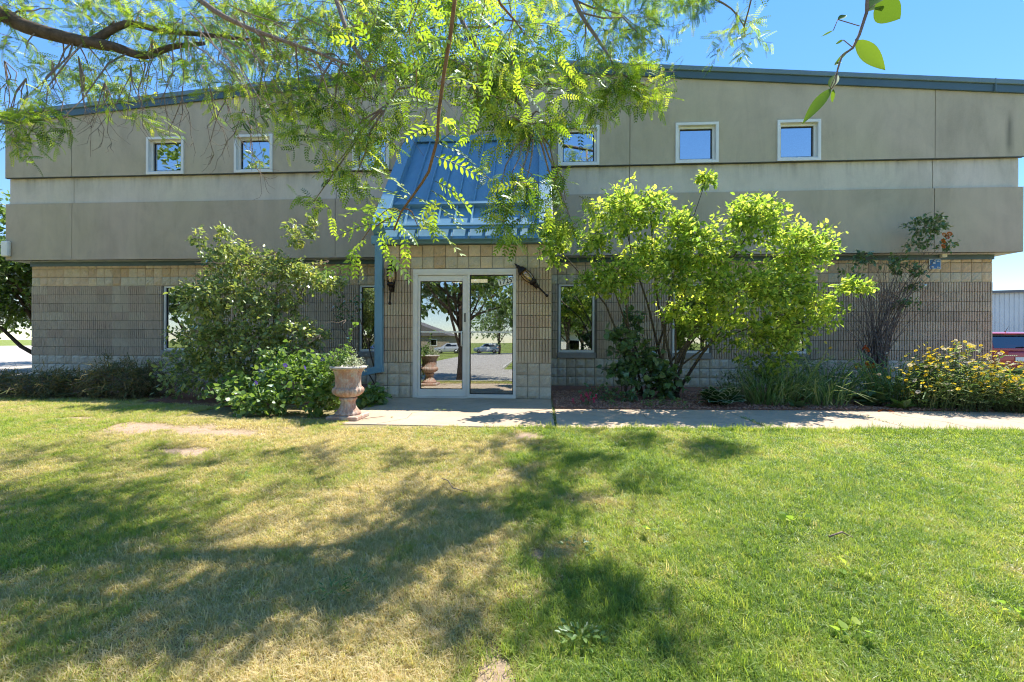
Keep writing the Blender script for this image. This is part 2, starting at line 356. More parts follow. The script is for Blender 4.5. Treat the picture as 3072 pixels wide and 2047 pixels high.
def daisy():
    v, q = [], []
    for k in range(DAISY_P):
        a = 2*math.pi*k/DAISY_P; b = len(v); c, s_ = math.cos(a), math.sin(a)
        for r, t, z in ((.08, 0, 0), (.4, .2, .10), (.5, 0, .06), (.4, -.2, .10)): v.append((r*c - t*s_, r*s_ + t*c, z))
        q.append((b, b+1, b+2, b+3))
    return T(v, q)
DAISY = daisy()
def compound(pairs, ll=.2, wd=.36, tip=True):
    v, q = [], []
    v += [(-.006,0,0), (.006,0,0), (.004,.5,.03), (-.004,.5,.03), (.003,.98,-.06), (-.003,.98,-.06)]; q += [(0,1,2,3), (3,2,4,5)]
    for i in range(pairs):
        y = .12 + .86*i/(pairs-1); z = .03*math.sin(y*3.1) - .06*y*y
        sz = ll*(1 - .45*abs(y-.5)**1.5*2)
        for sg in (-1, 1):
            a = rad(62 - 22*y); dx, dy = sg*math.sin(a), math.cos(a); b = len(v)
            px, py = -dy*sg, abs(dx)
            for t, wv, dz in ((0,0,0), (.45, wd, -.01), (1,0,-.05), (.45, -wd, .015)):
                v.append((dx*t*sz + px*wv*.5*sz, y + dy*t*sz + py*wv*.5*sz*(1 if sg > 0 else 1), z + dz*1.2)); 
            q.append((b, b+1, b+2, b+3))
    return T(v, q)
COMP = compound(8); COMPB = compound(6, .26, .42)
def frames(dirs, ups=None, rng=NR, jit=.5):
    """rotation matrices with y along dirs and z near up"""
    d = dirs/np.linalg.norm(dirs, axis=1, keepdims=True)
    u = np.tile([0, 0, 1.0], (len(d), 1)) if ups is None else ups.copy()
    u = u + rng.normal(0, jit, u.shape)
    x = np.cross(d, u); x /= np.linalg.norm(x, axis=1, keepdims=True) + 1e-9
    z = np.cross(x, d)
    return np.stack([x, d, z], 2)
def leaf_mesh(name, tmpl, P, Rm, S, material, off=Vector((0,0,0)), tint=None, extra=None):
    tv, tq = tmpl; n, k = len(P), len(tv)
    S = np.asarray(S, float).reshape(-1, 1, 1) if np.ndim(S) else np.full((n, 1, 1), S)
    V = np.einsum('nij,kj->nki', Rm, tv)*S + (P - np.array(off))[:, None, :]
    Q = (tq[None] + (np.arange(n)*k)[:, None, None]).reshape(-1, 4)
    me = bpy.data.meshes.new(name)
    me.vertices.add(n*k); me.vertices.foreach_set('co', V.astype(np.float32).ravel())
    me.loops.add(Q.size); me.loops.foreach_set('vertex_index', Q.astype(np.int32).ravel())
    me.polygons.add(len(Q)); me.polygons.foreach_set('loop_start', np.arange(0, Q.size, 4, dtype=np.int32)); me.polygons.foreach_set('loop_total', np.full(len(Q), 4, np.int32))
    tt = (NR.rand(n) if tint is None else tint)
    a = me.attributes.new('tint', 'FLOAT', 'POINT'); a.data.foreach_set('value', np.repeat(tt, k).astype(np.float32))
    me.materials.append(material); me.update(calc_edges=True); return me
_single = {}
def leaf_single(name, tmpl, material):
    key = (id(tmpl), material.name)
    if key not in _single: _single[key] = leaf_mesh(name, tmpl, np.zeros((1,3)), np.eye(3)[None], 1.0, material, tint=np.zeros(1))
    return _single[key]
def foliage(name, tmpl, P, D, S, material, parent, n_obj=0, obj_name='leaf', up=None, jit=.5, kind=None):
    """leaves at P pointing along D: the n_obj that show largest as objects, the rest as one part"""
    P, D, S = np.asarray(P), np.asarray(D), np.asarray(S)
    Rm = frames(D, up, jit=jit)
    off = rootloc(parent)
    if n_obj:
        face = np.abs(Rm[:, :, 2] @ np.array([math.sin(YAW)*-1, math.cos(YAW), 0]))
        dist = (P[:, 1] - CY)
        order = np.argsort(-(S*(.35+face)/dist**1.6*(.8+.4*NR.rand(len(P)))))
        one, rest = order[:n_obj], order[n_obj:]
        me = leaf_single(obj_name, tmpl, material)
        for i in one:
            o = bpy.data.objects.new(obj_name, me); C.objects.link(o); o.parent = parent
            M4 = Matrix(Rm[i].tolist()).to_4x4(); M4 = Matrix.Translation(Vector(P[i]) - off) @ M4 @ Matrix.Scale(float(S[i]), 4)
            o.matrix_basis = M4
    else: rest = np.arange(len(P))
    if len(rest):
        return place(name, leaf_mesh(name, tmpl, P[rest], Rm[rest], S[rest], material, off), parent, kind=kind or ('stuff' if n_obj else None))
def curve_pts(a, b, sag=0.0, n=6, wob=0.0, rng=R):
    a, b = Vector(a), Vector(b); L = (b-a).length
    out = []
    for i in range(n+1):
        t = i/n; p = a.lerp(b, t) + Vector((0, 0, -sag*4*t*(1-t)))
        if 0 < i < n: p += Vector((rng.uniform(-1, 1), rng.uniform(-1, 1), rng.uniform(-1, 1)))*wob*L
        out.append(p)
    return out
def taper(a, b, n): return [a + (b-a)*i/n for i in range(n+1)]
# ================================================================ the building
B = .2032; HW = 10.668; YF = -.30; ENT = -2.137; EX0, EX1 = -1.51, 1.538
bld = thing('office_building', (0, 0, 0), 'long two storey office with olive stucco upper floor over tan block base', 'building')
def roofz(x): return 7.05 - .0795*abs(x)
LOW = [(-7.393,-6.623), (-2.72,-1.95), (1.758,2.538), (4.208,4.981), (6.259,6.994)]
UPW = [(-7.494,-6.624), (-5.434,-4.567), (-2.741,-1.932), (1.724,2.578), (4.159,5.021), (6.205,7.051)]
UZ0, UZ1, LZ0, LZ1 = 4.70, 5.53, .735, 2.232

# block wall: backing of mortar colour with recessed joints, each block a piece on it
def holes_plate(mb, x0, x1, z0, top, holes, y0, y1):
    """front plate between x0..x1, z0..top(x) with rectangular holes and their reveals"""
    xs = sorted({x0, x1, *[h for H in holes for h in H[:2] if x0 < h < x1]})
    for a, b in zip(xs, xs[1:]):
        hs = sorted([(H[2], H[3]) for H in holes if H[0] < (a+b)/2 < H[1]])
        z = z0
        for h0, h1 in hs + [(None, None)]:
            if h0 is None: mb.prism([(a, z), (b, z), (b, top(b)), (a, top(a))], y0, y1)
            elif h0 > z: mb.prism([(a, z), (b, z), (b, h0), (a, h0)], y0, y1)
            if h1: z = h1
bw = MB()
flat = lambda z: (lambda x: z)
holes_plate(bw, -HW, EX0+.02, 0, flat(2.80), [(a, b, LZ0, LZ1) for a, b in LOW], .012, .25)
holes_plate(bw, EX1-.02, HW, 0, flat(2.80), [(a, b, LZ0, LZ1) for a, b in LOW], .012, .25)
bw.box(-HW, -HW+.25, .25, 24, 0, 2.8); bw.box(HW-.25, HW, .25, 24, 0, 2.8); bw.box(-HW, HW, 24, 24.2, 0, 2.8)
block_wall = bw.build('block_wall', M['mortar'], bld)
vb = MB()
DX0, DX1, DZ1 = -.862, .934, 2.228
vb.box(EX0, DX0, ENT+.012, ENT+.2, 0, 2.66); vb.box(DX1, EX1, ENT+.012, ENT+.2, 0, 2.66); vb.box(DX0, DX1, ENT+.012, ENT+.2, DZ1, 2.66)
vb.box(EX0+.012, EX0+.2, ENT+.2, .0, 0, 2.66); vb.box(EX1-.2, EX1-.012, ENT+.2, .0, 0, 2.66)
vestibule = vb.build('entrance_wall', M['mortar'], bld)

def split_mesh(seed, material):
    rr = random.Random(seed); n = 5; mb = MB(); vs = []; h = B*.955/2
    for j in range(n):
        for i in range(n):
            e = min(i, j, n-1-i, n-1-j)
            d = -.006 if e == 0 else -.014 - rr.uniform(0, .016)
            vs.append(((i/(n-1)*2-1)*h, d, (j/(n-1)*2-1)*h))
    fs = [(j*n+i, j*n+i+1, (j+1)*n+i+1, (j+1)*n+i) for j in range(n-1) for i in range(n-1)]
    ring = [i for i in range(n)] + [j*n+n-1 for j in range(1, n)] + [(n-1)*n+i for i in range(n-2, -1, -1)] + [j*n for j in range(n-2, 0, -1)]
    b = len(vs); vs += [(vs[k][0], .012, vs[k][2]) for k in ring]; L = len(ring)
    fs += [(ring[k], b+k, b+(k+1) % L, ring[(k+1) % L]) for k in range(L)]
    mb.add(vs, fs); return mb.mesh('split_block', material)
def flute_mesh(nr, seed, material):
    """nr split ribs, 8 to a 40 cm block"""
    rr = random.Random(seed); p = B/4; h = B*.955/2; mb = MB()
    z = [-h, h*.1, h]
    for k in range(nr):
        x = (k - nr/2 + .5)*p; vs = []
        for zz in z:
            j = rr.uniform(-.002, .002); d = -.017 - rr.uniform(0, .006); d2 = d - rr.uniform(-.004, .004)
            vs += [(x-p*.5, .010, zz), (x-p*.36, .010, zz), (x-p*.31+j, d, zz), (x+p*.27+j, d2, zz), (x+p*.32, .010, zz), (x+p*.5, .010, zz)]
        fs = [(r*6+c, r*6+c+1, r*6+c+7, r*6+c+6) for r in range(2) for c in range(5)] + [(4,3,2,1), (13,14,15,16)]
        mb.add(vs, fs)
    return mb.mesh('fluted_block', material, flip=False)
SM = {k: [split_mesh(i*7+len(k), M[k]) for i in range(7)] for k in ('split_top', 'split_low', 'split_side')}
FM = {}
def fl(nr):
    if nr not in FM: FM[nr] = [flute_mesh(nr, nr*10+i, M['flute']) for i in range(4)]
    return R.choice(FM[nr])
def shows(x, y, z):
    """rough size in the picture, less where shrubs or the vestibule stand in front"""
    dx, dy = x-CX, y-CY; Z = -dx*math.sin(YAW) + dy*math.cos(YAW)
    s = 1/Z
    if y > -1 and (2.2 < x < 6.3 or -4.8 < x < -2.6): s *= .55
    if y > -1 and -2.2 < x < 1.75: s *= .3
    return s
def overlaps(x0, x1, z0, z1, H): return any(a < x1-.004 and b > x0+.004 and c < z1-.02 and d > z0+.02 for a, b, c, d in H)
cells = {('split_block', 0): [], ('fluted_block', 0): [], ('split_block', 1): [], ('fluted_block', 1): []}
def add_cells(wall, x0, ncol, y, H, rows_low, rows_fl, rows_top, skipx=None):
    for row in list(rows_low) + list(rows_top):
        for c in range(ncol):
            a, b = x0+c*B, x0+(c+1)*B; z = row*B
            if skipx and skipx[0] < (a+b)/2 < skipx[1]: continue
            segs = [(a, b)]
            for h in H:
                if h[2] < z+B-.03 and h[3] > z+.03:
                    segs = [q for (s, e) in segs for q in ((s, min(e, h[0])), (max(s, h[1]), e)) if q[1]-q[0] > .03]
            for s, e in segs: cells[('split_block', wall)].append((shows((s+e)/2, y, z), (s+e)/2, y, z+B/2, (e-s)/B, row))
    for row in rows_fl:
        z = row*B; nrib = ncol*4; p = B/4
        free = [not any(h[0]-.012 < x0+(k+.5)*p < h[1]+.012 and h[2] < z+B-.03 and h[3] > z+.03 for h in H) and not (skipx and skipx[0] < x0+(k+.5)*p < skipx[1]) for k in range(nrib)]
        k = 0
        while k < nrib:
            if not free[k]: k += 1; continue
            e = k
            while e < nrib and free[e] and (e == k or e % 8 != 0): e += 1
            cells[('fluted_block', wall)].append((shows(x0+(k+e)/2*p, y, z), x0+(k+e)/2*p, y, z+B/2, e-k, row)); k = e
add_cells(0, -HW, 105, 0.0, [(a-.03, b+.03, LZ0-.13, LZ1+.015) for a, b in LOW], range(3), range(3, 11), range(11, 14), (EX0+.05, EX1-.05))
add_cells(1, EX0, 15, ENT, [(DX0, DX1, 0, DZ1)], range(3), range(3, 11), range(11, 13))
for (nm, wall), L in cells.items():
    par = vestibule if wall else block_wall
    L.sort(key=lambda t: -t[0]); rest = []
    for i, (s, x, y, z, wd, row) in enumerate(L):
        if nm == 'split_block':
            me = R.choice(SM['split_low' if row < 3 else ('split_side' if row == 11 and R.random() < .65 else 'split_top')]); scl = (max(.1, (wd*B-.004)/(B*.955)/1.0*.98) if wd < .99 else 1, 1, 1)
        else: me = fl(wd); scl = (1, 1, 1)
        if i < 300: place(nm, me, par, (x, y, z), (0, 0, 0), scl)
        else: rest.append((me, Matrix.Translation((x, y, z)) @ Matrix.Diagonal((*scl, 1))))
    groups = {}
    for me, m4 in rest: groups.setdefault(me.materials[0].name, []).append((me, m4))
    if rest:
        v, f, mi = [], [], []; ms = list(groups)
        for gi, g in enumerate(ms):
            for me, m4 in groups[g]:
                b = len(v); v += [tuple(m4 @ q.co) for q in me.vertices]
                for pl in me.polygons: f.append(tuple(b+i for i in pl.vertices)); mi.append(gi)
        me = bpy.data.meshes.new(nm+'s'); me.from_pydata(v, [], f)
        for g in ms: me.materials.append(bpy.data.materials[g])
        me.polygons.foreach_set('material_index', mi); me.update()
        place(nm+'s', me, par, kind='stuff')
# end faces of the vestibule and wall corners as rows of blocks
eb = MB()
for sx, xf in ((-1, EX0+.012), (1, EX1-.012)):
    for row in range(13):
        for c in range(9):
            y0 = ENT+.02+c*B
            a, b = sorted((xf, xf+sx*.016)); eb.box(a, b, y0+.004, y0+B-.005, row*B+.005, (row+1)*B-.005)
eb.build('side_blocks', M['split_low'], vestibule, kind='stuff')
eb = MB()
for sx, xf in ((-1, -HW), (1, HW)):
    for row in range(13):
        for c in range(20):
            y0 = .02+c*B; a, b = sorted((xf, xf+sx*.016)); eb.box(a, b, y0+.004, y0+B-.005, row*B+.005, (row+1)*B-.005)
eb.build('side_blocks', M['split_low'], block_wall, kind='stuff')

# flashing under the overhang and soffit
fb = MB(); fb.box(-HW-.01, EX0-.01, -.035, .25, 2.70, 2.80); fb.box(EX1+.01, HW+.01, -.035, .25, 2.70, 2.80); fb.build('flashing', M['fascia'], bld)
sb = MB(); sb.box(-10.94, 10.94, YF+.01, 24.3, 2.80, 2.83); sb.build('soffit', M['soffit'], bld)

# upper wall: fifteen stucco panels in three bands, joints between them
uw = MB(); uw.prism([(-10.90, 2.83), (10.90, 2.83), (10.90, roofz(10.9)-.05), (0, roofz(0)-.05), (-10.90, roofz(10.9)-.05)], -.10, -.08)
H = [(a, b, UZ0, UZ1) for a, b in UPW]
uw = MB()
for xa, xb in ((-10.90, 0), (0, 10.90)): holes_plate(uw, xa, xb, 2.83, lambda x: roofz(x)-.05, H, YF+.075, YF+.15)
uw.box(-10.92, -10.75, YF+.15, 24.3, 2.83, 6.15); uw.box(10.75, 10.92, YF+.15, 24.3, 2.83, 6.15)
uw.box(-10.8, 10.8, 24.0, 24.3, 2.8, 6.2)
upper = uw.build('upper_wall', M['joint'], bld)
cols = [(-10.955, -9.33), (-9.316, -3.152), (-3.138, 3.215), (3.229, 9.272), (9.286, 10.955)]
g = .008
for a, b in cols:
    for (z0, z1, dy, mt, nm) in ((2.80, 4.095, 0, 'stucco_low', 'stucco_panel'), (4.105, 4.682, .045, 'stucco_band', 'stucco_panel'), (4.694, None, -.012, 'stucco', 'stucco_panel')):
        p = MB(); A, Bx = a, b
        if dy > 0: A = a+.05 if a < -10 else a; Bx = b-.05 if b > 10 else b
        for xa, xb in ([(A, 0), (0, Bx)] if A < 0 < Bx else [(A, Bx)]):
            holes_plate(p, xa, xb, z0, (lambda x: roofz(x)-.16) if z1 is None else flat(z1), H if z1 is None else [], YF+dy, YF+.07)
        p.build(nm, M[mt], upper)
# small ledge between the bands
lb = MB(); lb.box(-10.95, 10.95, YF-.022, YF+.04, 4.683, 4.693); lb.build('band_ledge', M['joint'], upper)

# roof with deep metal edge
rf = MB()
for s in (-1, 1):
    rf.prism([(0, roofz(0)-.03), (s*11.0, roofz(11.0)-.03), (s*11.0, roofz(11)-.10), (0, roofz(0)-.10)], YF+.02, 24.4)
roof = rf.build('roof', M['roofing'], bld)
g1, g2 = MB(), MB()
for s in (-1, 1):
    e = 11.02
    g1.prism([(0, roofz(0)), (s*e, roofz(e)), (s*e, roofz(e)-.10), (0, roofz(0)-.10)], YF-.085, YF+.02)
    g2.prism([(0, roofz(0)-.102), (s*(e-.02), roofz(e)-.102), (s*(e-.02), roofz(e)-.245), (0, roofz(0)-.245)], YF-.055, YF+.02)
    a, b = sorted((s*11.0, s*11.05)); g1.prism([(YF-.085, roofz(11)-.0), (24.4, roofz(11)), (24.4, roofz(11)-.2), (YF-.085, roofz(11)-.2)], a+(.03 if s > 0 else -.03), b+(.03 if s > 0 else -.03), 'x')
g1.build('roof_trim', M['gutter'], roof, bevel=.012); g2.build('fascia', M['fascia'], roof)
jl = MB()
for x in (10.35, -10.35, 4.1, -4.1): jl.box(x-.006, x+.006, YF-.088, YF-.05, roofz(x)-.25, roofz(x)+.004)
jl.build('trim_joint', M['gutter'], roof)

# interior: floors, a back wall, ceiling of the ground floor
ib = MB(); ib.box(-10.4, 10.4, .26, 9, .002, .02); ib.box(EX0+.2, EX1-.2, ENT+.2, .26, .002, .02); ib.build('floor', M['innerfloor'], bld)
ib = MB(); ib.box(-10.4, 10.4, .26, 9, 2.60, 2.66); ib.box(EX0+.2, EX1-.2, ENT+.2, .26, 2.50, 2.66); ib.build('ceiling', M['inner'], bld)
ib = MB(); ib.box(-10.4, 10.4, 5.0, 5.1, .02, 2.6); ib.box(-10.4, 10.4, 3.0, 3.1, 3.0, 6.6); ib.box(-3.4, -3.3, .26, 5, .02, 2.6); ib.box(1.56, 1.66, .26, 5, .02, 2.6); ib.box(3.3, 3.4, .26, 5, .02, 2.6)
ib.box(.35, 1.3, .3, .4, .02, 2.5); ib.build('interior_wall', M['inner'], bld)
ib = MB(); ib.box(-10.4, 10.4, -.1, 9, 2.84, 2.9); ib.build('upper_floor', M['innerfloor'], bld)
for x, y, L in ((-.35, .9, .9), (-2.6, 2.0, 1.1)):
    t = thing('ceiling_light', (x, y, 2.5), 'long bright tube light on the ceiling seen through the glass door' if x > -1 else 'bright ceiling light inside the narrow window left of the downspout', 'light', 'tube lights seen inside the glass')
    q = MB(); q.box(x-L/2, x+L/2, y-.07, y+.07, 2.47, 2.50); q.build('fixture', M['white'], t)
    q = MB(); q.box(x-L/2+.03, x+L/2-.03, y-.055, y+.055, 2.40, 2.47); q.build('diffuser', M['tube'], t)

# windows
def frame(mb, x0, x1, z0, z1, wd, y0, y1, bot=None):
    bot = wd if bot is None else bot
    mb.box(x0, x1, y0, y1, z1-wd, z1); mb.box(x0, x1, y0, y1, z0, z0+bot)
    mb.box(x0, x0+wd, y0, y1, z0+bot, z1-wd); mb.box(x1-wd, x1, y0, y1, z0+bot, z1-wd)
for i, (a, b) in enumerate(UPW):
    f = MB(); frame(f, a-.005, b+.005, UZ0-.005, UZ1+.005, .055, YF-.045, YF+.12)
    wn = f.build('window', M['white'], bld)
    f = MB(); frame(f, a+.052, b-.052, UZ0+.052, UZ1-.052, .045, YF+.03, YF+.11); f.build('sash', M['white'], wn)
    f = MB(); frame(f, a+.099, b-.099, UZ0+.099, UZ1-.099, .018, YF+.06, YF+.09); f.build('gasket', M['gasket'], wn)
    f = MB(); q = R.uniform(-.004, .004); f.box(a+.112, b-.112, YF+.073, YF+.079, UZ0+.112, UZ1-.112); f.build('pane', M['glass_up'], wn)
for i, (a, b) in enumerate(LOW):
    f = MB(); frame(f, a, b, LZ0, LZ1, .042, .02, .13, .05); wn = f.build('window', M['alu'] if i != 1 else M['white'], bld)
    f = MB(); frame(f, a+.043, b-.043, LZ0+.051, LZ1-.043, .014, .05, .08); f.build('gasket', M['gasket'], wn)
    f = MB(); f.box(a+.056, b-.056, .062, .068, LZ0+.064, LZ1-.056); f.build('pane', M['glass'], wn)
    f = MB(); f.box(a-.03, b+.03, -.045, .14, LZ0-.125, LZ0-.003); f.build('sill', M['sill'], wn, bevel=.008)
    f = MB(); nsl = 46
    for k in range(nsl):
        z = LZ0+.08 + (LZ1-LZ0-.17)*k/nsl
        f.add([(a+.05, .145, z), (b-.05, .145, z), (b-.05, .165, z+.011), (a+.05, .165, z+.011)], [(0,1,2,3)])
    f.box(a+.05, b-.05, .14, .18, LZ1-.09, LZ1-.05)
    f.build('blind_slats', M['slat'], wn, kind='stuff')

# entrance: outer frame, door, sidelight
yf = ENT
f = MB(); f.box(DX0, DX1, yf-.01, yf+.13, 2.125, DZ1); f.box(DX0, -.777, yf-.01, yf+.13, 0.0, 2.125); f.box(.884, DX1, yf-.01, yf+.13, 0, 2.125)
f.box(.092, .134, yf-.01, yf+.13, 0, 2.125); f.box(.134, .884, yf-.01, yf+.13, 0, .066)
ent = f.build('door_frame', M['alu'], bld, bevel=.005)
f = MB(); f.box(DX0+.02, DX0+.03, yf-.016, yf-.011, 0.0, 2.14); f.box(DX0+.02, DX1-.02, yf-.016, yf-.011, 2.16, 2.168); f.build('frame_bead', M['alu'], ent)
f = MB(); f.box(-.774, -.735, yf+.01, yf+.06, .022, 2.12); f.box(.008, .089, yf+.01, yf+.06, .022, 2.12)
f.box(-.735, .008, yf+.01, yf+.06, 2.022, 2.12); f.box(-.735, .008, yf+.01, yf+.06, .022, .148)
door = f.build('door', M['alu'], bld, bevel=.006)
f = MB(); frame(f, -.736, .009, .147, 2.023, .012, yf+.022, yf+.045); f.build('gasket', M['gasket'], door)
f = MB(); f.box(-.725, -.002, yf+.03, yf+.036, .158, 2.012); f.build('pane', M['glass'], door)
f = MB(); f.tube([(.0, yf+.01, .90), (.0, yf-.05, .90), (.0, yf-.05, 1.15), (.0, yf+.01, 1.15)], .012, 8); f.build('handle', M['alu'], door)
f = MB(); f.box(.04, .062, yf+.002, yf+.012, 1.31, 1.465); 
for k in range(5): f.box(.042, .06, yf-.004, yf+.002, 1.325+k*.027, 1.342+k*.027)
f.build('keypad_lock', M['black'], door)
f = MB(); f.lathe([(.0, -.008), (.020, -.008), (.020, .004)], (.051, yf+.004, 1.27), 16, m=Matrix.Rotation(math.pi/2, 4, 'X')); f.build('lock_cylinder', M['alu'], door)
f = MB(); f.box(-.725, -.002, yf+.014, yf+.028, 1.128, 1.152); f.build('push_bar', M['white'], door)
f = MB(); f.box(-.777, .092, yf-.03, yf+.1, .0, .02); f.build('threshold', M['alu'], ent)
f = MB(); frame(f, .134, .884, .066, 2.125, .014, yf+.03, yf+.055); sg = f.build('sidelight', M['gasket'], bld)
f = MB(); f.box(.147, .871, yf+.04, yf+.046, .079, 2.112); f.build('pane', M['glass'], sg)
f = MB(); f.box(.147, .871, yf+.024, yf+.038, 1.128, 1.152); f.build('rail', M['white'], sg)

# canopy: sloping metal roof between two blue fins
cy0, cz0, cy1, cz1 = -2.26, 2.87, YF-.004, 5.30
f = MB(); f.box(EX0-.06, EX1+.02, ENT-.10, ENT+.015, 2.655, 2.80); canopy = f.build('canopy', M['blue'], bld, bevel=.006)
S = Vector((0, cy1-cy0, cz1-cz0)); SL = S.length; S.normalize(); NV = Vector((0, -S.z, S.y))
def slope(x, t, h): return Vector((x, cy0, cz0)) + S*(t*SL) + NV*h
def sbox(mb, x0, x1, t0, t1, h0, h1):
    vs = [slope(x, t, h) for h in (h0, h1) for t in (t0, t1) for x in (x0, x1)]
    mb.add(vs, [(0,2,3,1), (4,5,7,6), (0,1,5,4), (2,6,7,3), (0,4,6,2), (1,3,7,5)])
for xa, xb in ((EX0-.03, EX0+.20), (EX1-.22, EX1+.01)):
    f = MB(); sbox(f, xa, xb, -.0, 1.0, -.34, .13); f.build('side_fin', M['blue'], canopy, bevel=.006)
np_ = 9; X0, X1 = EX0+.20, EX1-.22; pw = (X1-X0)/np_
for k in range(np_):
    f = MB(); sbox(f, X0+k*pw+.002, X0+(k+1)*pw-.002, -.06, .235, -.05, -.035); sbox(f, X0+k*pw+.002, X0+(k+1)*pw-.002, .232, .99, -.034, -.012)
    f.build('roof_panel', M['blue'], canopy)
    if k:
        f = MB(); x = X0+k*pw; sbox(f, x-.012, x+.012, -.06, .23, -.033, .022); sbox(f, x-.012, x+.012, .24, .985, -.011, .04); f.build('standing_seam', M['blue'], canopy)
f = MB(); sbox(f, X0, X1, .222, .245, -.034, .055); sbox(f, X0, X1, .245, .275, -.011, .012); f.build('lap_strip', M['blue'], canopy)
f = MB(); sbox(f, X0, X1, .018, .036, .03, .065); sbox(f, X0, X1, -.004, .018, .024, .045); f.build('snow_guard', M['blue'], canopy)
f = MB(); f.box(X0-.02, X1+.02, YF-.10, YF-.005, cz1-.05, cz1+.05); f.box(EX0-.03, EX1+.01, YF-.03, YF-.004, cz1+.02, cz1+.10); f.build('ridge_cap', M['blue'], canopy)
f = MB(); f.box(EX0+.02, EX1-.02, ENT+.02, -.3, 2.66, 2.70); f.build('canopy_soffit', M['soffit'], canopy)
f = MB()   # downspout
f.box(-1.508, -1.372, ENT-.105, ENT-.008, .52, 2.655); ds = f.build('downspout', M['blue'], bld, bevel=.012)
f = MB(); P = [(-1.36, .55), (-1.36, .44), (-1.44, .43), (-1.86, .345), (-1.86, .445), (-1.50, .535), (-1.508, .55)]
f.prism([(x, z) for x, z in P], ENT-.11, ENT-.005); f.build('elbow', M['blue'], ds, bevel=.01)
f = MB(); f.box(-1.52, -1.36, ENT-.11, ENT-.006, 1.9, 1.93); f.build('strap', M['blue'], ds)

# whitish box on the corner, junction box, blue sign
f = MB(); f.box(-10.975, -10.80, YF-.09, YF-.002, 2.875, 3.235); tag(f.build('wall_light', M['plate'], bevel=.03), 'pale rounded box fixed low on the left corner of the stucco wall', 'wall light')
f = MB(); f.box(9.60, 9.70, -.11, -.04, 2.74, 2.84); tag(f.build('junction_box', M['plate'], bevel=.006), 'small cream junction box under the overhang near the blue sign', 'box')
sg = thing('wall_sign', (9.53, -.03, 2.5), 'small square blue sign with white marks on the block wall', 'sign')
f = MB(); f.box(9.405, 9.635, -.042, -.03, 2.50, 2.715); f.build('panel', M['signwhite'], sg)
f = MB(); f.box(9.418, 9.622, -.046, -.0425, 2.512, 2.703); f.build('face', M['signblue'], sg)
f = MB(); f.box(9.50, 9.525, -.050, -.0465, 2.66, 2.685); f.box(9.545, 9.60, -.050, -.0465, 2.655, 2.675); f.box(9.47, 9.52, -.05, -.0465, 2.615, 2.64); f.box(9.44, 9.49, -.05, -.0465, 2.53, 2.56); f.box(9.55, 9.60, -.05, -.0465, 2.525, 2.55); f.build('mark', M['signwhite'], sg)

# address plate, tilted, inside top right of the sidelight
ad = thing('address_plate', (.752, yf+.02, 2.01), 'tilted white number plate reading 1725 on the glass beside the door', 'sign')
ang = Matrix.Rotation(-rad(14.5), 4, 'Y')
f = MB(); f.box(-.128, .128, -.004, .004, -.052, .052); me = f.mesh('plate', M['plate'])
o = place('plate', me, ad); o.rotation_euler = (0, -rad(14.5), 0)
cu = bpy.data.curves.new('digits', 'FONT'); cu.body = '1725'; cu.size = .114; cu.align_x = 'CENTER'; cu.align_y = 'CENTER'; cu.extrude = .001; cu.space_character = 1.06; cu.offset = .0018
to = bpy.data.objects.new('digits', cu); C.objects.link(to)
dg = bpy.context.evaluated_depsgraph_get(); me = bpy.data.meshes.new_from_object(to.evaluated_get(dg)); bpy.data.objects.remove(to)
me.materials.clear(); me.materials.append(M['black'])
o = place('digits', me, ad, (0, -.0065, 0)); o.rotation_euler = Euler((rad(90), 0, 0)).to_matrix().to_4x4().to_euler(); o.matrix_basis = Matrix.Translation((0, -.0065, 0)) @ ang @ Matrix.Rotation(rad(90), 4, 'X')

# wall lanterns, the right one hanging askew
def lantern(loc, tilt, label):
    t = thing('wall_lantern', loc, label, 'lantern', 'bronze lanterns beside the door')
    m4 = Matrix.Rotation(tilt, 4, 'Y')
    def L(name, mt, prof, n=14, mod=None):
        f = MB(); f.lathe(prof, (0, 0, 0), n, mod, m4); me = f.mesh(name, M[mt]); return place(name, me, t)
    L('tail', 'bronze', [(0,-.355), (.018,-.352), (.026,-.335), (.022,-.315), (.014,-.30), (.017,-.12), (.022,-.11), (.034,-.10), (.028,-.085), (.04,-.07), (.03,-.055), (.045,-.045), (.0,-.04)])
    L('cup', 'bronze', [(.0,-.045), (.03,-.045), (.062,-.02), (.070,.0), (.066,.02), (.052,.032), (.0,.034)], 14)
    L('glass', 'amber', [(.045,.03), (.066,.07), (.075,.12), (.072,.18), (.058,.235), (.05,.245)], 18)
    f = MB()
    for k in range(6):
        a = 2*math.pi*k/6; f.tube([m4 @ Vector((r*math.cos(a), r*math.sin(a), z)) for r, z in ((.052,.028), (.073,.08), (.080,.14), (.074,.2), (.06,.245))], .0055, 5)
    place('cage', f.mesh('cage', M['bronze']), t)
    L('bulb', 'amber', [(0,.05), (.015,.05), (.016,.10), (.012,.17), (0,.185)], 8)
    L('hood', 'bronze', [(.0,.24), (.088,.238), (.090,.25), (.075,.27), (.06,.31), (.035,.335), (.028,.345), (.036,.36), (.028,.375), (.014,.385), (.02,.40), (.012,.415), (.004,.44), (0,.445)], 16)
    f = MB(); f.tube([m4 @ Vector(p) for p in ((0,.075,-.02), (0,.02,-.06))], .014, 8); f.box(-.04, .04, .085, .105, -.12, .08, m4); place('bracket', f.mesh('bracket', M['bronze']), t)
    return t
lantern((-1.215, ENT-.11, 1.955), rad(3), 'bronze wall lantern hanging upright behind leaves left of the door')
lantern((1.225, ENT-.11, 1.985), rad(-45), 'bronze wall lantern tilted askew right of the glass door')
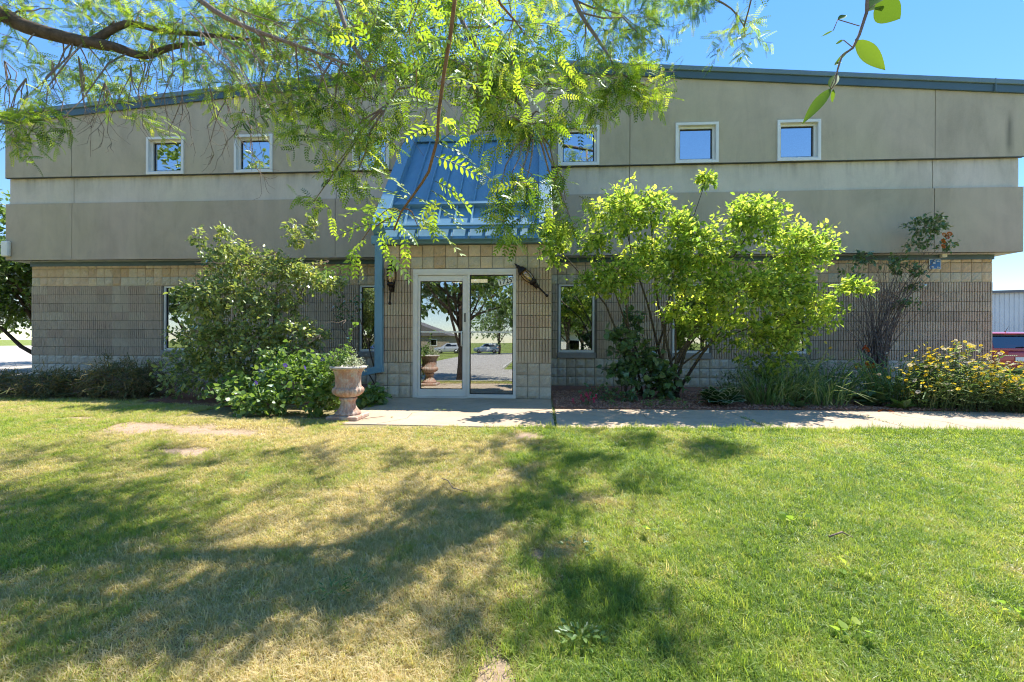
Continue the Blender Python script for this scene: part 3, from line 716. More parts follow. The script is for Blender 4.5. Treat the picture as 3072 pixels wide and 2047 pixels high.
# tall dark bin standing inside behind the sidelight
t = thing('waste_bin', (.66, ENT+.75, .02), 'tall dark bin standing inside behind the sidelight glass', 'bin')
f = MB(); f.prism([(.55, .02), (.78, .02), (.80, .85), (.53, .85)], ENT+.6, ENT+.9); f.build('body', M['black'], t, bevel=.02)
f = MB(); f.box(.52, .81, ENT+.58, ENT+.92, .86, .92); f.build('lid', M['black'], t, bevel=.02)
# ================================================================ ground
def sstep(a, b, x):
    t = np.clip((x-a)/(b-a), 0, 1); return t*t*(3-2*t)
def gz(x, y):
    """height of the land: level lawn, street lower beyond the photographer, lot lower on the right"""
    x, y = np.asarray(x, float), np.asarray(y, float)
    return -.09*np.clip(-4.6-y, 0, 7) - .62*sstep(-11.6, -18.5, y) - .32*sstep(11.2, 14.0, x)*sstep(-4, -1, y)
def dn(x, y):
    """a point of the level lawn taken along the line of sight to the sloping one"""
    if y > -4.6: return x, y, 1.0
    t = 1.4535/(1.008 + .09*(y+9.55)); return CX + t*(x-CX), CY + t*(y-CY), t
def sheet(xs, ys, dz, fn=gz):
    X, Y = np.meshgrid(xs, ys); Z = fn(X, Y)+dz; nx, ny = len(xs), len(ys)
    v = np.stack([X, Y, Z], -1).reshape(-1, 3)
    i = np.arange(nx*ny).reshape(ny, nx)
    q = np.stack([i[:-1,:-1], i[:-1,1:], i[1:,1:], i[1:,:-1]], -1).reshape(-1, 4)
    return v, q
def mesh_from(name, v, q, material, attrs=None):
    me = bpy.data.meshes.new(name); me.from_pydata(v.tolist(), [], q.tolist())
    for k, a in (attrs or {}).items():
        t = me.attributes.new(k, 'FLOAT', 'POINT'); t.data.foreach_set('value', np.asarray(a, np.float32))
    me.materials.append(material); me.update(); return me
def nz(x, y, s, seed=0.0, oct=3):
    return np.array([sum(noise.noise((a*s*2**o+seed, b*s*2**o-seed, seed*1.7+o))/2**o for o in range(oct)) for a, b in zip(x, y)])
def blobs(x, y, L):
    o = np.zeros_like(x)
    for bx, by, rx, ry, amp in L:
        bx, by, t = dn(bx, by); rx, ry = rx*t, ry*t*1.15
        o += amp*np.exp(-((x-bx)/rx)**2 - ((y-by)/ry)**2)
    return o
# straw coloured turf west of a worn line, green turf east of it, bare earth in spots
def dry_bare(x, y):
    n1 = nz(x, y, .9, 3.1); n2 = nz(x, y, 2.6, 9.7); n3 = nz(x, y, 6.0, 1.3, 2)
    edge = 1.22 + .12*np.sin(y*2.1) + .30*n2 + .22*n3 + .35*n1
    d = .62*(1-sstep(edge-.35, edge+.40, x)) + .13
    d += blobs(x, y, [(-1.1,-7.2,.8,.42,-.45), (-4.6,-5.0,1.1,.5,-.35), (-2.6,-5.9,.8,.35,-.28), (-.4,-6.3,1.2,.28,-.22), (.6,-4.9,1.2,.2,-.12), (1.05,-5.0,.25,.4,.1),
                     (.45,-7.6,.8,.5,.36), (.75,-8.15,.6,.25,.30), (.3,-6.9,.9,.4,.20), (.2,-5.4,1.2,.4,.18), (-.15,-7.9,.35,.12,.35), (1.0,-6.6,.35,.5,.22), (-2.2,-4.6,.9,.3,.25),
                     (1.45,-7.9,.16,.3,-.45), (3.2,-5.4,.9,.35,.28), (4.4,-5.9,.9,.5,.20), (2.4,-8.2,.5,.12,.25), (1.75,-6.75,.3,.4,.25), (5.3,-4.9,1.2,.3,.12), (2.6,-6.6,.6,.5,.14)])
    d += .34*n1 + .30*n2 + .30*n3
    s = blobs(x, y, [(-3.3,-4.85,.85,.22,1.0), (-2.1,-5.05,.5,.13,.8), (-1.85,-5.85,.42,.12,.9), (-4.6,-4.4,.5,.12,.6), (1.20,-4.95,.22,.10,.8), (1.02,-6.0,.10,.22,.55), (1.33,-7.55,.05,.14,.55), (1.20,-8.25,.08,.16,.9), (1.28,-7.95,.045,.10,.6), (1.22,-7.2,.05,.14,.45), (.2,-8.2,.25,.05,.4), (-.9,-7.8,.2,.06,.45), (1.0,-6.35,.12,.08,.5), (3.3,-6.3,.12,.05,.4), (2.0,-7.3,.1,.05,.35), (1.42,-7.75,.05,.12,.5), (-1.3,-4.75,.5,.1,.45), (2.45,-8.25,.10,.06,.5), (-6.2,-4.2,1.0,.15,.5)])
    s = s*(.9+.8*n2) + .15*n3
    return np.clip(d, 0, 1), np.clip(s*1.35-.12, 0, 1)
xs, ys = np.arange(-16, 16.01, .16), np.concatenate([np.arange(-11, -8.6, .15), np.arange(-8.6, -4.0, .07), np.arange(-4.0, 1.2, .16)])
xs = np.concatenate([np.arange(-16, -6, .25), np.arange(-6, 7, .09), np.arange(7, 16.01, .25)])
v, q = sheet(xs, ys, -.012)
dd, bb = dry_bare(v[:, 0], v[:, 1])
v[:, 2] += .012*nz(v[:, 0], v[:, 1], 2.0, 5.5, 2)*(v[:, 1] < -4.6)
tag(place('lawn', mesh_from('lawn', v, q, M['lawn'], {'dry': dd, 'bare': bb})), kind='structure')
xs2 = np.unique(np.concatenate([np.arange(-300, 301, 20), np.arange(-24, 25, 1.0)])); ys2 = np.unique(np.concatenate([np.arange(-300, 401, 20), np.arange(-24, 8, .7)]))
v, q = sheet(xs2, ys2, -.05)
tag(place('ground', mesh_from('ground', v, q, M['terrain'])), kind='structure')
# sidewalk slabs with open joints, entrance slab
WB = lambda x: -3.19 + .047*(x-1.5)
WFr = lambda x: -4.56 + .040*(x-1.5)
def slab(name, poly, z1=.0, material=None):
    f = MB(); f.prism(poly, -.12, z1, 'z'); return structure(name, f, material or M['walk'])
# one pavement of separate slabs
walk = bpy.data.objects.new('sidewalk', None); C.objects.link(walk); walk['kind'] = 'structure'
def piece(poly, z1=0.0):
    f = MB(); f.prism(poly, -.12, z1, 'z'); return f.build('paving_slab', M['walk'], walk, bevel=.008)
piece([(-1.06, -4.50), (1.515, -4.56), (1.535, ENT+.005), (-1.36, ENT+.005), (-1.36, -2.5)])
xx = 1.53; step = [2.45, 1.65, 1.65, 1.65, 1.65, 1.65, 2.0]
for L in step:
    a, b = xx+.012, xx+L
    piece([(a, WFr(a)), (b, WFr(b)), (b+.03, WB(b)), (a+.02, WB(a))]); xx = b
# mulch bed
f = MB(); f.prism([(1.56, -3.17), (12.0, WB(12.0)+.02), (12.0, -.02), (1.56, -.02)], -.1, .012, 'z'); structure('mulch_bed', f, M['mulch'])
f = MB(); f.prism([(-10.6, -2.35), (-6.5, -2.5), (-4.2, -3.1), (-3.4, -3.4), (-1.4, -2.6), (-1.53, -.02), (-10.6, -.02)], -.1, .006, 'z'); structure('planting_bed', f, M['mulch'])
# parking on the left and right, street behind the photographer
v, q = sheet(np.array([-70., -40, -20, -11.6]), np.array([1.2, 4, 10, 30, 60]), -.025); tag(place('parking_lot', mesh_from('parking_lot', v, q, M['road'])), kind='structure')
v, q = sheet(np.array([12.6, 13.2, 14.2, 20, 40, 70]), np.array([-3.6, -1.2, 1., 5., 10, 30, 60]), -.028); tag(place('parking_lot', mesh_from('parking_lot', v, q, M['asphalt'])), kind='structure')
v, q = sheet(np.array([-40., -12, -1.2, 3.0]), np.array([-28.0, -18.0]), -.02); tag(place('street', mesh_from('street', v, q, M['road'])), kind='structure')
v, q = sheet(np.array([-40., -9.5, -5, 1.2]), np.array([-18.0, -17., -16., -14.5, -13, -12.2, -11.5, -11.0]), -.02); tag(place('driveway', mesh_from('driveway', v, q, M['road'])), kind='structure')
v, q = sheet(np.array([-9.5, -1.5]), np.array([-70., -40, -28.0]), -.016); tag(place('side_street', mesh_from('side_street', v, q, M['road'])), kind='structure')
f = MB(); f.box(1.2, 40, -18.15, -18.0, -1.3, -1.12); f.box(1.2, 1.35, -18.0, -14, -1.3, -1.0); f.box(-1.5, -1.35, -70, -28, -1.35, -1.12); f.box(1.2, 1.35, -28, -18.15, -1.35, -1.12)
structure('kerb', f, M['kerb'])

# ---------------------------------------------------------------- grass: tufts scattered by geometry nodes
hid = bpy.data.collections.new('tufts')     # holds the tuft shapes, not linked to the scene
def tuft(i, nb, h, spread, lean):
    rr = np.random.RandomState(100+i); vs, fs = [], []
    for _ in range(nb):
        a = rr.rand()*6.283; r0 = spread*math.sqrt(rr.rand()); bx, by = r0*math.cos(a), r0*math.sin(a)
        th = rr.rand()*6.283; hh = h*rr.uniform(.45, 1.1); ln = lean*rr.uniform(.1, 1.2)*hh; wd = rr.uniform(.0011, .0021)
        dx, dy = math.cos(th), math.sin(th); px, py = -dy, dx; b = len(vs)
        for t, wv in ((0, 1), (.4, .95), (.75, .7), (1, .12)):
            ox, oy, oz = bx + dx*ln*t*t, by + dy*ln*t*t, hh*(t - .35*(ln/hh)*t*t*.6)
            vs += [(ox-px*wd*wv, oy-py*wd*wv, oz), (ox+px*wd*wv, oy+py*wd*wv, oz)]
        fs += [(b+2*k, b+2*k+1, b+2*k+3, b+2*k+2) for k in range(3)]
    me = bpy.data.meshes.new('grass_tuft'); me.from_pydata(vs, [], fs); me.materials.append(M['blade'])
    o = bpy.data.objects.new('grass_tuft', me); hid.objects.link(o); return o
tufts = [tuft(i, 16, .042, .036, 1.05) for i in range(4)] + [tuft(i+10, 14, .035, .038, 1.7) for i in range(2)]
def scatter(name, P, attrs, objs, material, kind='stuff'):
    """points with rot, size and tint attributes that carry copies of objs"""
    me = bpy.data.meshes.new(name); me.vertices.add(len(P)); me.vertices.foreach_set('co', np.asarray(P, np.float32).ravel())
    for k, a in attrs.items():
        if np.ndim(a) == 2: t = me.attributes.new(k, 'FLOAT_VECTOR', 'POINT'); t.data.foreach_set('vector', np.asarray(a, np.float32).ravel())
        else: t = me.attributes.new(k, 'FLOAT', 'POINT'); t.data.foreach_set('value', np.asarray(a, np.float32))
    me.materials.append(material)
    o = place(name, me); o['kind'] = kind
    ng = bpy.data.node_groups.new(name+'_nodes', 'GeometryNodeTree')
    ng.interface.new_socket('Geometry', in_out='INPUT', socket_type='NodeSocketGeometry'); ng.interface.new_socket('Geometry', in_out='OUTPUT', socket_type='NodeSocketGeometry')
    gi, go = ng.nodes.new('NodeGroupInput'), ng.nodes.new('NodeGroupOutput')
    g2i = ng.nodes.new('GeometryNodeGeometryToInstance')
    for ob in objs:
        oi = ng.nodes.new('GeometryNodeObjectInfo'); oi.inputs['Object'].default_value = ob; ng.links.new(oi.outputs['Geometry'], g2i.inputs[0])
    ip = ng.nodes.new('GeometryNodeInstanceOnPoints'); ip.inputs['Pick Instance'].default_value = True
    ng.links.new(gi.outputs[0], ip.inputs['Points']); ng.links.new(g2i.outputs[0], ip.inputs['Instance'])
    for nm, typ, sock in (('rot', 'FLOAT_VECTOR', 'Rotation'), ('size', 'FLOAT_VECTOR', 'Scale')):
        na = ng.nodes.new('GeometryNodeInputNamedAttribute'); na.data_type = typ; na.inputs['Name'].default_value = nm; ng.links.new(na.outputs['Attribute'], ip.inputs[sock])
    ng.links.new(ip.outputs[0], go.inputs[0])
    o.modifiers.new('scatter', 'NODES').node_group = ng
    return o
def grass_points(n, x0, x1, y0, y1):
    x, y = NR.uniform(x0, x1, n), NR.uniform(y0, y1, n); return x, y
gx, gy = [], []
for n, x0, x1, y0, y1 in ((82000, -3.0, 5.6, -8.6, -6.7), (64000, -5.8, 7.4, -6.7, -5.4), (52000, -9, 9.5, -5.4, -4.2), (26000, -10.5, -1.0, -4.3, -2.5), (16000, -10, 12, -11, -8.6), (9000, -14, -5.8, -8.7, -5.2), (9000, 7.4, 14, -8.7, -4.3)):
    a, b = grass_points(n, x0, x1, y0, y1); gx.append(a); gy.append(b)
gx, gy = np.concatenate(gx), np.concatenate(gy)
front = np.where(gx > -1.02, -4.575+.04*(gx-1.5) + .022*NR.randn(len(gx)) + .02*np.sin(gx*7)*np.sin(gx*2.3), np.where(gx > -3.4, -4.3 + .25*np.abs(gx+2.2)**.5*0 + .05*NR.randn(len(gx)), np.where(gx > -5, -3.25, -2.75) + .08*NR.randn(len(gx))))
keep = gy < front
gx, gy = gx[keep], gy[keep]
# noise fields from a table so that a quarter million points stay quick
TX, TY = np.arange(-16, 16.01, .06), np.arange(-11.5, -2.8, .06)
tx, ty = np.meshgrid(TX, TY); td, tb = dry_bare(tx.ravel(), ty.ravel()); td, tb = td.reshape(tx.shape), tb.reshape(tx.shape)
def look(tab, x, y):
    i = np.clip(((x+16)/.06), 0, len(TX)-2); j = np.clip(((y+11.5)/.06), 0, len(TY)-2); i0, j0 = i.astype(int), j.astype(int); fi, fj = i-i0, j-j0
    return (tab[j0, i0]*(1-fi) + tab[j0, i0+1]*fi)*(1-fj) + (tab[j0+1, i0]*(1-fi) + tab[j0+1, i0+1]*fi)*fj
gd, gb = look(td, gx, gy), look(tb, gx, gy)
keep = NR.rand(len(gx)) > np.clip(gb*1.25 + .12*gd, 0, .97)
gx, gy, gd = gx[keep], gy[keep], gd[keep]
n_ = len(gx)
tint = np.clip(gd*.80 + .17*NR.randn(n_) + .05 + .34*(NR.rand(n_) < .12), 0, 1)
hsc = (1.08 - .30*gd)*np.exp(.30*NR.randn(n_))*(1 + .5*(gy > -4.62)*(gx > -1.0))
scatter('grass', np.stack([gx, gy, gz(gx, gy)-.012], 1), {'rot': np.stack([.12*NR.randn(n_), .12*NR.randn(n_), NR.rand(n_)*6.283], 1), 'size': np.stack([np.full(n_, 1.0), np.full(n_, 1.0), hsc], 1), 'tint': tint}, tufts, M['blade'])
# mulch chips
def chip(i):
    rr = random.Random(i); f = MB(); a, b, c = rr.uniform(.008,.02), rr.uniform(.005,.010), rr.uniform(.003,.006)
    f.prism([(-a, -b*.6), (-a*.3, -b), (a, -b*.5), (a*.8, b*.7), (-a*.6, b)], -c, c, 'z'); o = bpy.data.objects.new('mulch_chip', f.mesh('mulch_chip', M['chip'])); hid.objects.link(o); return o
chips = [chip(i) for i in range(5)]
n_ = 15000; cx_, cy_ = NR.uniform(1.58, 9.5, n_), NR.uniform(-3.15, -1.0, n_); k_ = cy_ < WB(cx_)+.0; k_ = ~k_
cx_, cy_ = cx_[k_], cy_[k_]; n_ = len(cx_); s_ = NR.uniform(.7, 1.5, n_)
scatter('mulch', np.stack([cx_, cy_, .014+.008*NR.rand(n_)], 1), {'rot': np.stack([.5*NR.randn(n_), .5*NR.randn(n_), NR.rand(n_)*6.283], 1), 'size': np.stack([s_]*3, 1), 'tint': NR.rand(n_)}, chips, M['chip'])
# ================================================================ urn and small things
UX, UY = -1.10, -4.16
t = thing('urn_planter', (UX, UY, 0), 'weathered terracotta pedestal urn with pale rim beside the entrance slab', 'urn')
f = MB(); f.box(UX-.20, UX+.20, UY-.20, UY+.20, .0, .05); f.build('plinth', M['terra'], t, bevel=.012)
flu = lambda k, amp: (lambda a, z: 1 + amp*abs(math.cos(a*k/2)) - amp*.5)
f = MB(); f.lathe([(r*.9, z) for r, z in [(.0, .05), (.168, .05), (.172, .075), (.150, .095), (.120, .13), (.098, .175), (.094, .215), (.105, .235), (.118, .245), (.118, .262), (.10, .272), (.0, .272)]], (UX, UY, 0), 64, flu(16, .09)); f.build('pedestal', M['terra'], t)
f = MB(); f.lathe([(r*.9, z) for r, z in [(.0, .27), (.085, .272), (.14, .285), (.192, .32), (.208, .355), (.20, .385), (.178, .402)]], (UX, UY, 0), 100, flu(20, .12)); f.build('gadrooned_base', M['terra'], t)
f = MB(); f.lathe([(r*.9, z) for r, z in [(.178, .40), (.172, .42), (.168, .47), (.170, .53), (.180, .575), (.198, .61), (.222, .635)]], (UX, UY, 0), 130, flu(26, .055)); f.build('bowl', M['terra'], t)
f = MB(); f.lathe([(r*.9, z) for r, z in [(.222, .633), (.246, .638), (.254, .650), (.248, .663), (.228, .668), (.208, .660), (.195, .62), (.0, .60)]], (UX, UY, 0), 48); f.build('rim', M['urn_rim'], t)

def lawn(px, py, h=0.0):
    p = at(px, py, z=0.0); x, y, t = dn(p.x, p.y); return Vector((x, y, float(gz(x, y)) + h))
# fallen bits
def stick(pts, r, label, mt='twig', name='fallen_twig'):
    f = MB(); f.tube(pts, [r]*(len(pts)-1)+[r*.4], 5); tag(f.build(name, M[mt]), label, 'twig')
stick([(-.87,-4.28,.012), (-.80,-4.20,.016), (-.72,-4.12,.014), (-.66,-4.02,.012)], .004, 'thin dry twig lying on the slab by the urn')
stick([lawn(1015, 1108, .03), lawn(1030, 1118, .045), lawn(1040, 1132, .035), lawn(1075, 1140, .03)], .004, 'short bent grey twig lying on the straw coloured lawn')
stick([at(2018, 945, z=.012), at(2030, 941, z=.016), at(2045, 944, z=.012), at(2056, 947, z=.012)], .008, 'short red tie lying on the sunlit sidewalk', 'orange', 'red_strip')
stick([lawn(1905, 1245, .03), lawn(1935, 1238, .04), lawn(1960, 1247, .03)], .006, 'small brown stick lying in the bright green grass', 'twig')
# sprig of leaves lying on the slab
P, D, S = [], [], []
c0 = Vector((-.036, -3.52, .012))
for k in range(26):
    a = R.uniform(0, 6.28); r_ = R.uniform(0, .10); P.append((c0.x+r_*math.cos(a)*1.4, c0.y+r_*math.sin(a)*.6, .012+R.uniform(0,.02))); D.append((math.cos(a), math.sin(a), .1)); S.append(R.uniform(.03,.055))
tag(foliage('fallen_sprig', LANCE, P, D, S, M['shrub'], None), 'small green sprig fallen on the shaded entrance slab', 'sprig')

# ================================================================ car, shed, houses
def car(loc, rz, pm, label, L=4.5, W=1.84, H=1.66, group=None):
    t = thing('parked_car', loc, label, 'car', group, rz)
    o = Vector(loc); rt = rootloc(t)
    def put(name, f, mt, par=None, bevel=0.0, lab=None):
        ob = place(name, f.mesh(name, M[mt]), par or t, label=lab)
        if bevel: b = ob.modifiers.new('bevel', 'BEVEL'); b.width = bevel; b.segments = 3; b.limit_method = 'ANGLE'
        return ob
    # sections across: local y from the rear (0) to the front (L); rear faces -y
    def hull(secs, mod=None):
        f = MB(); vs = []; n = None
        for y, prof in secs: 
            ring = [(x, y, z) for x, z in prof] + [(-x, y, z) for x, z in reversed(prof)]; n = len(ring); vs += ring
        fs = [(i*n+k, i*n+(k+1) % n, (i+1)*n+(k+1) % n, (i+1)*n+k) for i in range(len(secs)-1) for k in range(n)] + [tuple(range(n)), tuple(range(len(vs)-1, len(vs)-n-1, -1))]
        return f.add(vs, fs, True)
    w = W/2
    pr = lambda s, z0, z1: [(w*.80*s, z0), (w*.97*s, z0+.10), (w*s, (z0+z1)/2), (w*.985*s, z1-.10), (w*.93*s, z1)]
    body = put('body', hull([(.10, pr(.93, .38, .98)), (.0, pr(.96, .32, .86) if False else pr(.95, .30, .96)), (.22, pr(1.0, .22, 1.04)), (1.0, pr(1, .20, 1.04)), (3.0, pr(1, .20, 1.02)), (3.7, pr(.99, .22, .98)), (4.3*L/4.5, pr(.93, .26, .86)), (L, pr(.80, .34, .70))][1:]), pm, None, .02)
    cab = lambda s, z1: [(w*.93, 1.0), (w*.90, 1.12), (w*.80*s, z1-.07), (w*.70*s, z1)]
    put('cabin', hull([(.16, [(w*.90, .98), (w*.88, 1.04), (w*.86, 1.08), (w*.84, 1.10)]), (.42, cab(.97, H-.06)), (.60, cab(1, H)), (1.6, cab(1.0, H+.01)), (2.5, cab(.97, H-.06)), (3.35, [(w*.90, .98), (w*.88, 1.0), (w*.86, 1.01), (w*.84, 1.02)])]), pm, body, .015)
    # glass
    f = MB(); f.add([(-w*.80, .155, 1.10), (w*.80, .155, 1.10), (w*.70, .385, H-.13), (-w*.70, .385, H-.13)], [(0,1,2,3)]); put('rear_window', f, 'carglass', body)
    for s in (-1, 1):
        f = MB(); f.add([(s*w*.912, .75, 1.12), (s*w*.912, 2.75, 1.12), (s*w*.80, 2.35, H-.12), (s*w*.80, .80, H-.10)], [(0,1,2,3)]); put('side_window', f, 'carglass', body)
        f = MB(); f.add([(s*w*.95, .03, .86), (s*w*.50, -.02, .88), (s*w*.50, -.02, .99), (s*w*.93, .04, 1.03), (s*w*1.0, .30, .98), (s*w*1.0, .30, .88)], [(0,1,2,3), (0,3,4,5)]); put('tail_light', f, 'tail', body)
        f = MB(); f.tube([(s*w*.98, 2.62, 1.10), (s*(w+.10), 2.60, 1.12)], .03, 6); f.box(min(s*(w+.04), s*(w+.2)), max(s*(w+.04), s*(w+.2)), 2.55, 2.66, 1.06, 1.2); put('mirror', f, pm, body, .02)
        for y in (.85, L-.95):
            f = MB(); m4 = Matrix.Rotation(math.pi/2, 4, 'Y'); f.lathe([(.19,-.10), (.31,-.11), (.34,-.08), (.34,.08), (.31,.11), (.19,.10)], (s*(w-.10), y, .34), 20, m=m4); wl = put('wheel', f, 'rubber')
            f = MB(); f.lathe([(0,-.03), (.2,-.03), (.2,.03), (0,.03)], (s*(w-.01), y, .34), 14, m=m4); put('rim', f, 'rim', wl)
    f = MB(); f.box(-w*.74, w*.74, .30, .62, H-.09, H-.05); put('spoiler', f, pm, body, .015)
    f = MB(); f.box(-w*.72, w*.72, .34, .40, H-.14, H-.095); put('spoiler_lip', f, 'black', body)
    f = MB(); f.tube([(-.1, .16, 1.13), (.2, .145, 1.15), (.42, .17, 1.16)], .012, 6); put('rear_wiper', f, 'black', body)
    f = MB(); f.tube([(0, .7, H), (-.02, .62, H+.05), (-.06, .48, H+.19)], [.016, .008, .004], 6); put('roof_aerial', f, 'black', body)
    f = MB(); f.box(-w*.9, w*.9, -.035, .1, .30, .42); put('lower_bumper', f, 'black', body, .02)
    f = MB(); f.box(-.26, .26, -.03, .0, .66, .80); put('number_plate', f, 'plate', body)
    f = MB()
    for k in range(7): f.box(-w*.62+k*.055, -w*.62+k*.055+.04, -.012, .004, .845, .868)
    put('badge', f, 'chrome', body)
    return t
car((17.55, 6.0, -.32), -.12, 'redpaint', 'dark red hatchback parked beyond the right corner of the building')
for x, y, rz, pm, lb in ((-11.5, -66, 1.5, 'silver', 'silver car parked by the house across the street'), (-5.5, -70, 1.6, 'whitepaint', 'white car parked across the street behind the lawn'), (-22, -56, .3, 'bluepaint', 'dark blue car parked across the street under the trees')):
    car((x, y, float(gz(x, y))), rz, pm, lb)
# white metal shed on the right
sh = thing('metal_building', (24, 29, -.32), 'long white metal sided building beyond the parked red car', 'building')
def shed_wall(x0, y0, x1, y1, h0, h1, name):
    f = MB(); a, b = Vector((x0, y0, 0)), Vector((x1, y1, 0)); d = (b-a); L = d.length; d.normalize(); nrm = Vector((d.y, -d.x, 0)); n = int(L/.3)
    prof = []
    for k in range(n): prof += [(k*.3, 0), (k*.3+.20, 0), (k*.3+.22, .04), (k*.3+.28, .04)]
    prof.append((n*.3, 0)); vs = []
    for u, dp in prof:
        p = a + d*u + nrm*dp; hh = h0 + (h1-h0)*u/L; vs += [(p.x, p.y, -.32), (p.x, p.y, hh)]
    f.add(vs, [(2*i, 2*i+2, 2*i+3, 2*i+1) for i in range(len(prof)-1)]); return f.build(name, M['siding'], sh)
shed_wall(18, 25, 62, 21.5, 4.2, 5.0, 'wall'); shed_wall(62, 21.5, 62, 50, 5.0, 5.0, 'wall')
f = MB(); f.add([(17.8, 24.8, 4.18), (62.2, 21.2, 4.98), (62.2, 21.2, 5.16), (17.8, 24.8, 4.36), (17.8, 48, 5.4), (62.2, 48, 6.2)], [(0,1,2,3), (3,2,5,4)]); f.build('roof', M['darktrim'], sh)
f = MB(); q = at(2342, 692, y=24.2); f.tube([q, q+Vector((0, -.35, .0)), q+Vector((0,-.45,-.18))], [.10, .12, .14], 8); f.build('wall_lamp', M['darktrim'], sh)
# houses across the street, seen in the glass
def house(x, y, w, d, h, label, wallm='brickhouse', garage=True):
    z = float(gz(x, y)); t = thing('house', (x, y, z), label, 'house', 'houses across the street')
    f = MB(); f.box(x-w/2, x+w/2, y-d/2, y+d/2, z, z+h); wl = f.build('wall', M[wallm], t)
    f = MB(); f.prism([(x-w/2-.5, z+h), (x+w/2+.5, z+h), (x, z+h+w*.2)], y-d/2-.5, y+d/2+.5); f.build('roof', M['shingle'], t)
    for k in (-.30, .30):
        f = MB(); f.box(x+k*w-.7, x+k*w+.7, y+d/2-.02, y+d/2+.05, z+1, z+2.3); wn = f.build('window', M['white'], t)
        f = MB(); f.box(x+k*w-.6, x+k*w+.6, y+d/2+.052, y+d/2+.06, z+1.1, z+2.2); f.build('pane', M['carglass'], wn)
    f = MB(); f.box(x-1.3, x+1.3, y+d/2-.02, y+d/2+.06, z, z+2.3); f.build('garage_door', M['door'], t)
house(-24, -84, 15, 9, 3.0, 'low tan house with grey roof and garage across the street')
house(10, -50, 14, 9, 3.2, 'pale house with grey roof among trees across the street', 'siding')
house(-36, -52, 15, 10, 3.2, 'tan house with grey roof far down the street', 'brickhouse')

# litter on the pavement: dry leaves, and tufts in the joints
lm = leaf_single('fallen_leaf', OVATE, M['litter'])
for i, (x, y, s_, lb) in enumerate(((-.55,-4.1,.05,'small dry leaf on the slab just right of the urn'), (.75,-4.05,.045,'dry leaf on the sunlit slab before the sidelight'), (1.95,-3.55,.05,'dry leaf on the sidewalk beyond the first joint'), (2.9,-3.35,.05,'dry leaf in the shade at the mulch edge of the sidewalk'), (3.7,-4.15,.06,'dry leaf lying at the grass edge of the sidewalk below the bush'), (5.2,-3.5,.05,'dry leaf on the sunlit sidewalk right of the bush shadow'))):
    o = place('fallen_leaf', lm, None, (x, y, .006), (R.uniform(-.3,.3), R.uniform(-.3,.3), R.uniform(0,6)), (s_,)*3); tag(o, lb, 'leaf', 'dry leaves on the pavement')
P, D, S = [], [], []
for _ in range(260):
    u = R.random()
    if u < .1: x, y = 1.532+R.uniform(-.01,.01), R.uniform(-4.5,-3.2)
    elif u < .6: x, y = 3.98+R.uniform(-.012,.012), R.uniform(-4.4,-3.7)
    elif u < .8: x, y = 5.63+R.uniform(-.012,.012), R.uniform(-4.3,-3.2)
    else: x = R.uniform(1.7, 8); y = WB(x)+R.uniform(-.03,.02)
    P.append((x, y, -.01)); a = R.uniform(0,6.28); D.append((math.cos(a)*.6, math.sin(a)*.6, R.uniform(.3,1))); S.append(R.uniform(.03,.07))
tag(foliage('joint_grass', (STRAP[0]*np.array([3.,1,1]), STRAP[1]), P, D, S, M['strap'], None), kind='stuff')
f = MB()
for pts in ([(2.6,-3.2),(2.75,-3.55),(2.72,-3.8),(2.9,-4.1),(2.95,-4.45)], [(-.6,-4.5),(-.35,-4.1),(-.4,-3.7),(-.1,-3.3)], [(6.3,-3.0),(6.2,-3.4),(6.4,-3.8),(6.35,-4.3)]):
    for (x0,y0),(x1,y1) in zip(pts, pts[1:]): f.add([(x0-.004,y0,.003),(x0+.004,y0,.003),(x1+.004,y1,.003),(x1-.004,y1,.003)], [(0,1,2,3)])
f.build('crack', M['mortar'], walk, kind='stuff')
# ================================================================ plants
def nrm(v): return v/ (np.linalg.norm(v, axis=-1, keepdims=True)+1e-9)
def twigs_leaves(centers, rng, per=9, out=None, spread=.6, droop=.15, lsz=(.05,.08), ntw=40, seglen=(.18,.4)):
    """lobes (centre, radii): twigs from inside each lobe to its rim with leaves along them"""
    P, D, S, TW = [], [], [], []
    for c, r, n in centers:
        c, r = np.array(c), np.array(r)
        for _ in range(n):
            d = nrm(rng.normal(size=3)); d[2] = d[2]*.9 + .15; d = nrm(d)
            e = c + d*r*rng.uniform(.55, 1.08); a = c + d*r*rng.uniform(.05, .35) + rng.normal(size=3)*.04
            L = np.linalg.norm(e-a); TW.append((a, e))
            for k in range(per):
                t = rng.uniform(.25, 1.05); p = a + (e-a)*t + rng.normal(size=3)*.035; p[2] -= droop*t*t*L*.3
                dd = nrm(d*.6 + rng.normal(size=3)*spread + np.array([0, 0, -.25])); P.append(p); D.append(dd); S.append(rng.uniform(*lsz))
    return np.array(P), np.array(D), np.array(S), TW
def stems(parent, mt, paths, name='stem', joined=False):
    """paths: (points, r0, r1, sides); each a part, or all of them one part"""
    if joined:
        f = MB()
        for pts, r0, r1, n in paths: f.tube(pts, taper(r0, r1, len(pts)-1), n, False)
        return f.build(name, M[mt], parent, kind='stuff')
    for pts, r0, r1, n in paths:
        f = MB(); f.tube(pts, taper(r0, r1, len(pts)-1), n); f.build(name, M[mt], parent)
def twig_part(parent, mt, TW, r=.003, name='twigs', sag=.02, sides=3):
    f = MB()
    for a, e in TW: f.tube(curve_pts(a, e, -sag, 3, .05), taper(r, r*.4, 3), sides, False)
    return f.build(name, M[mt], parent, kind='stuff')

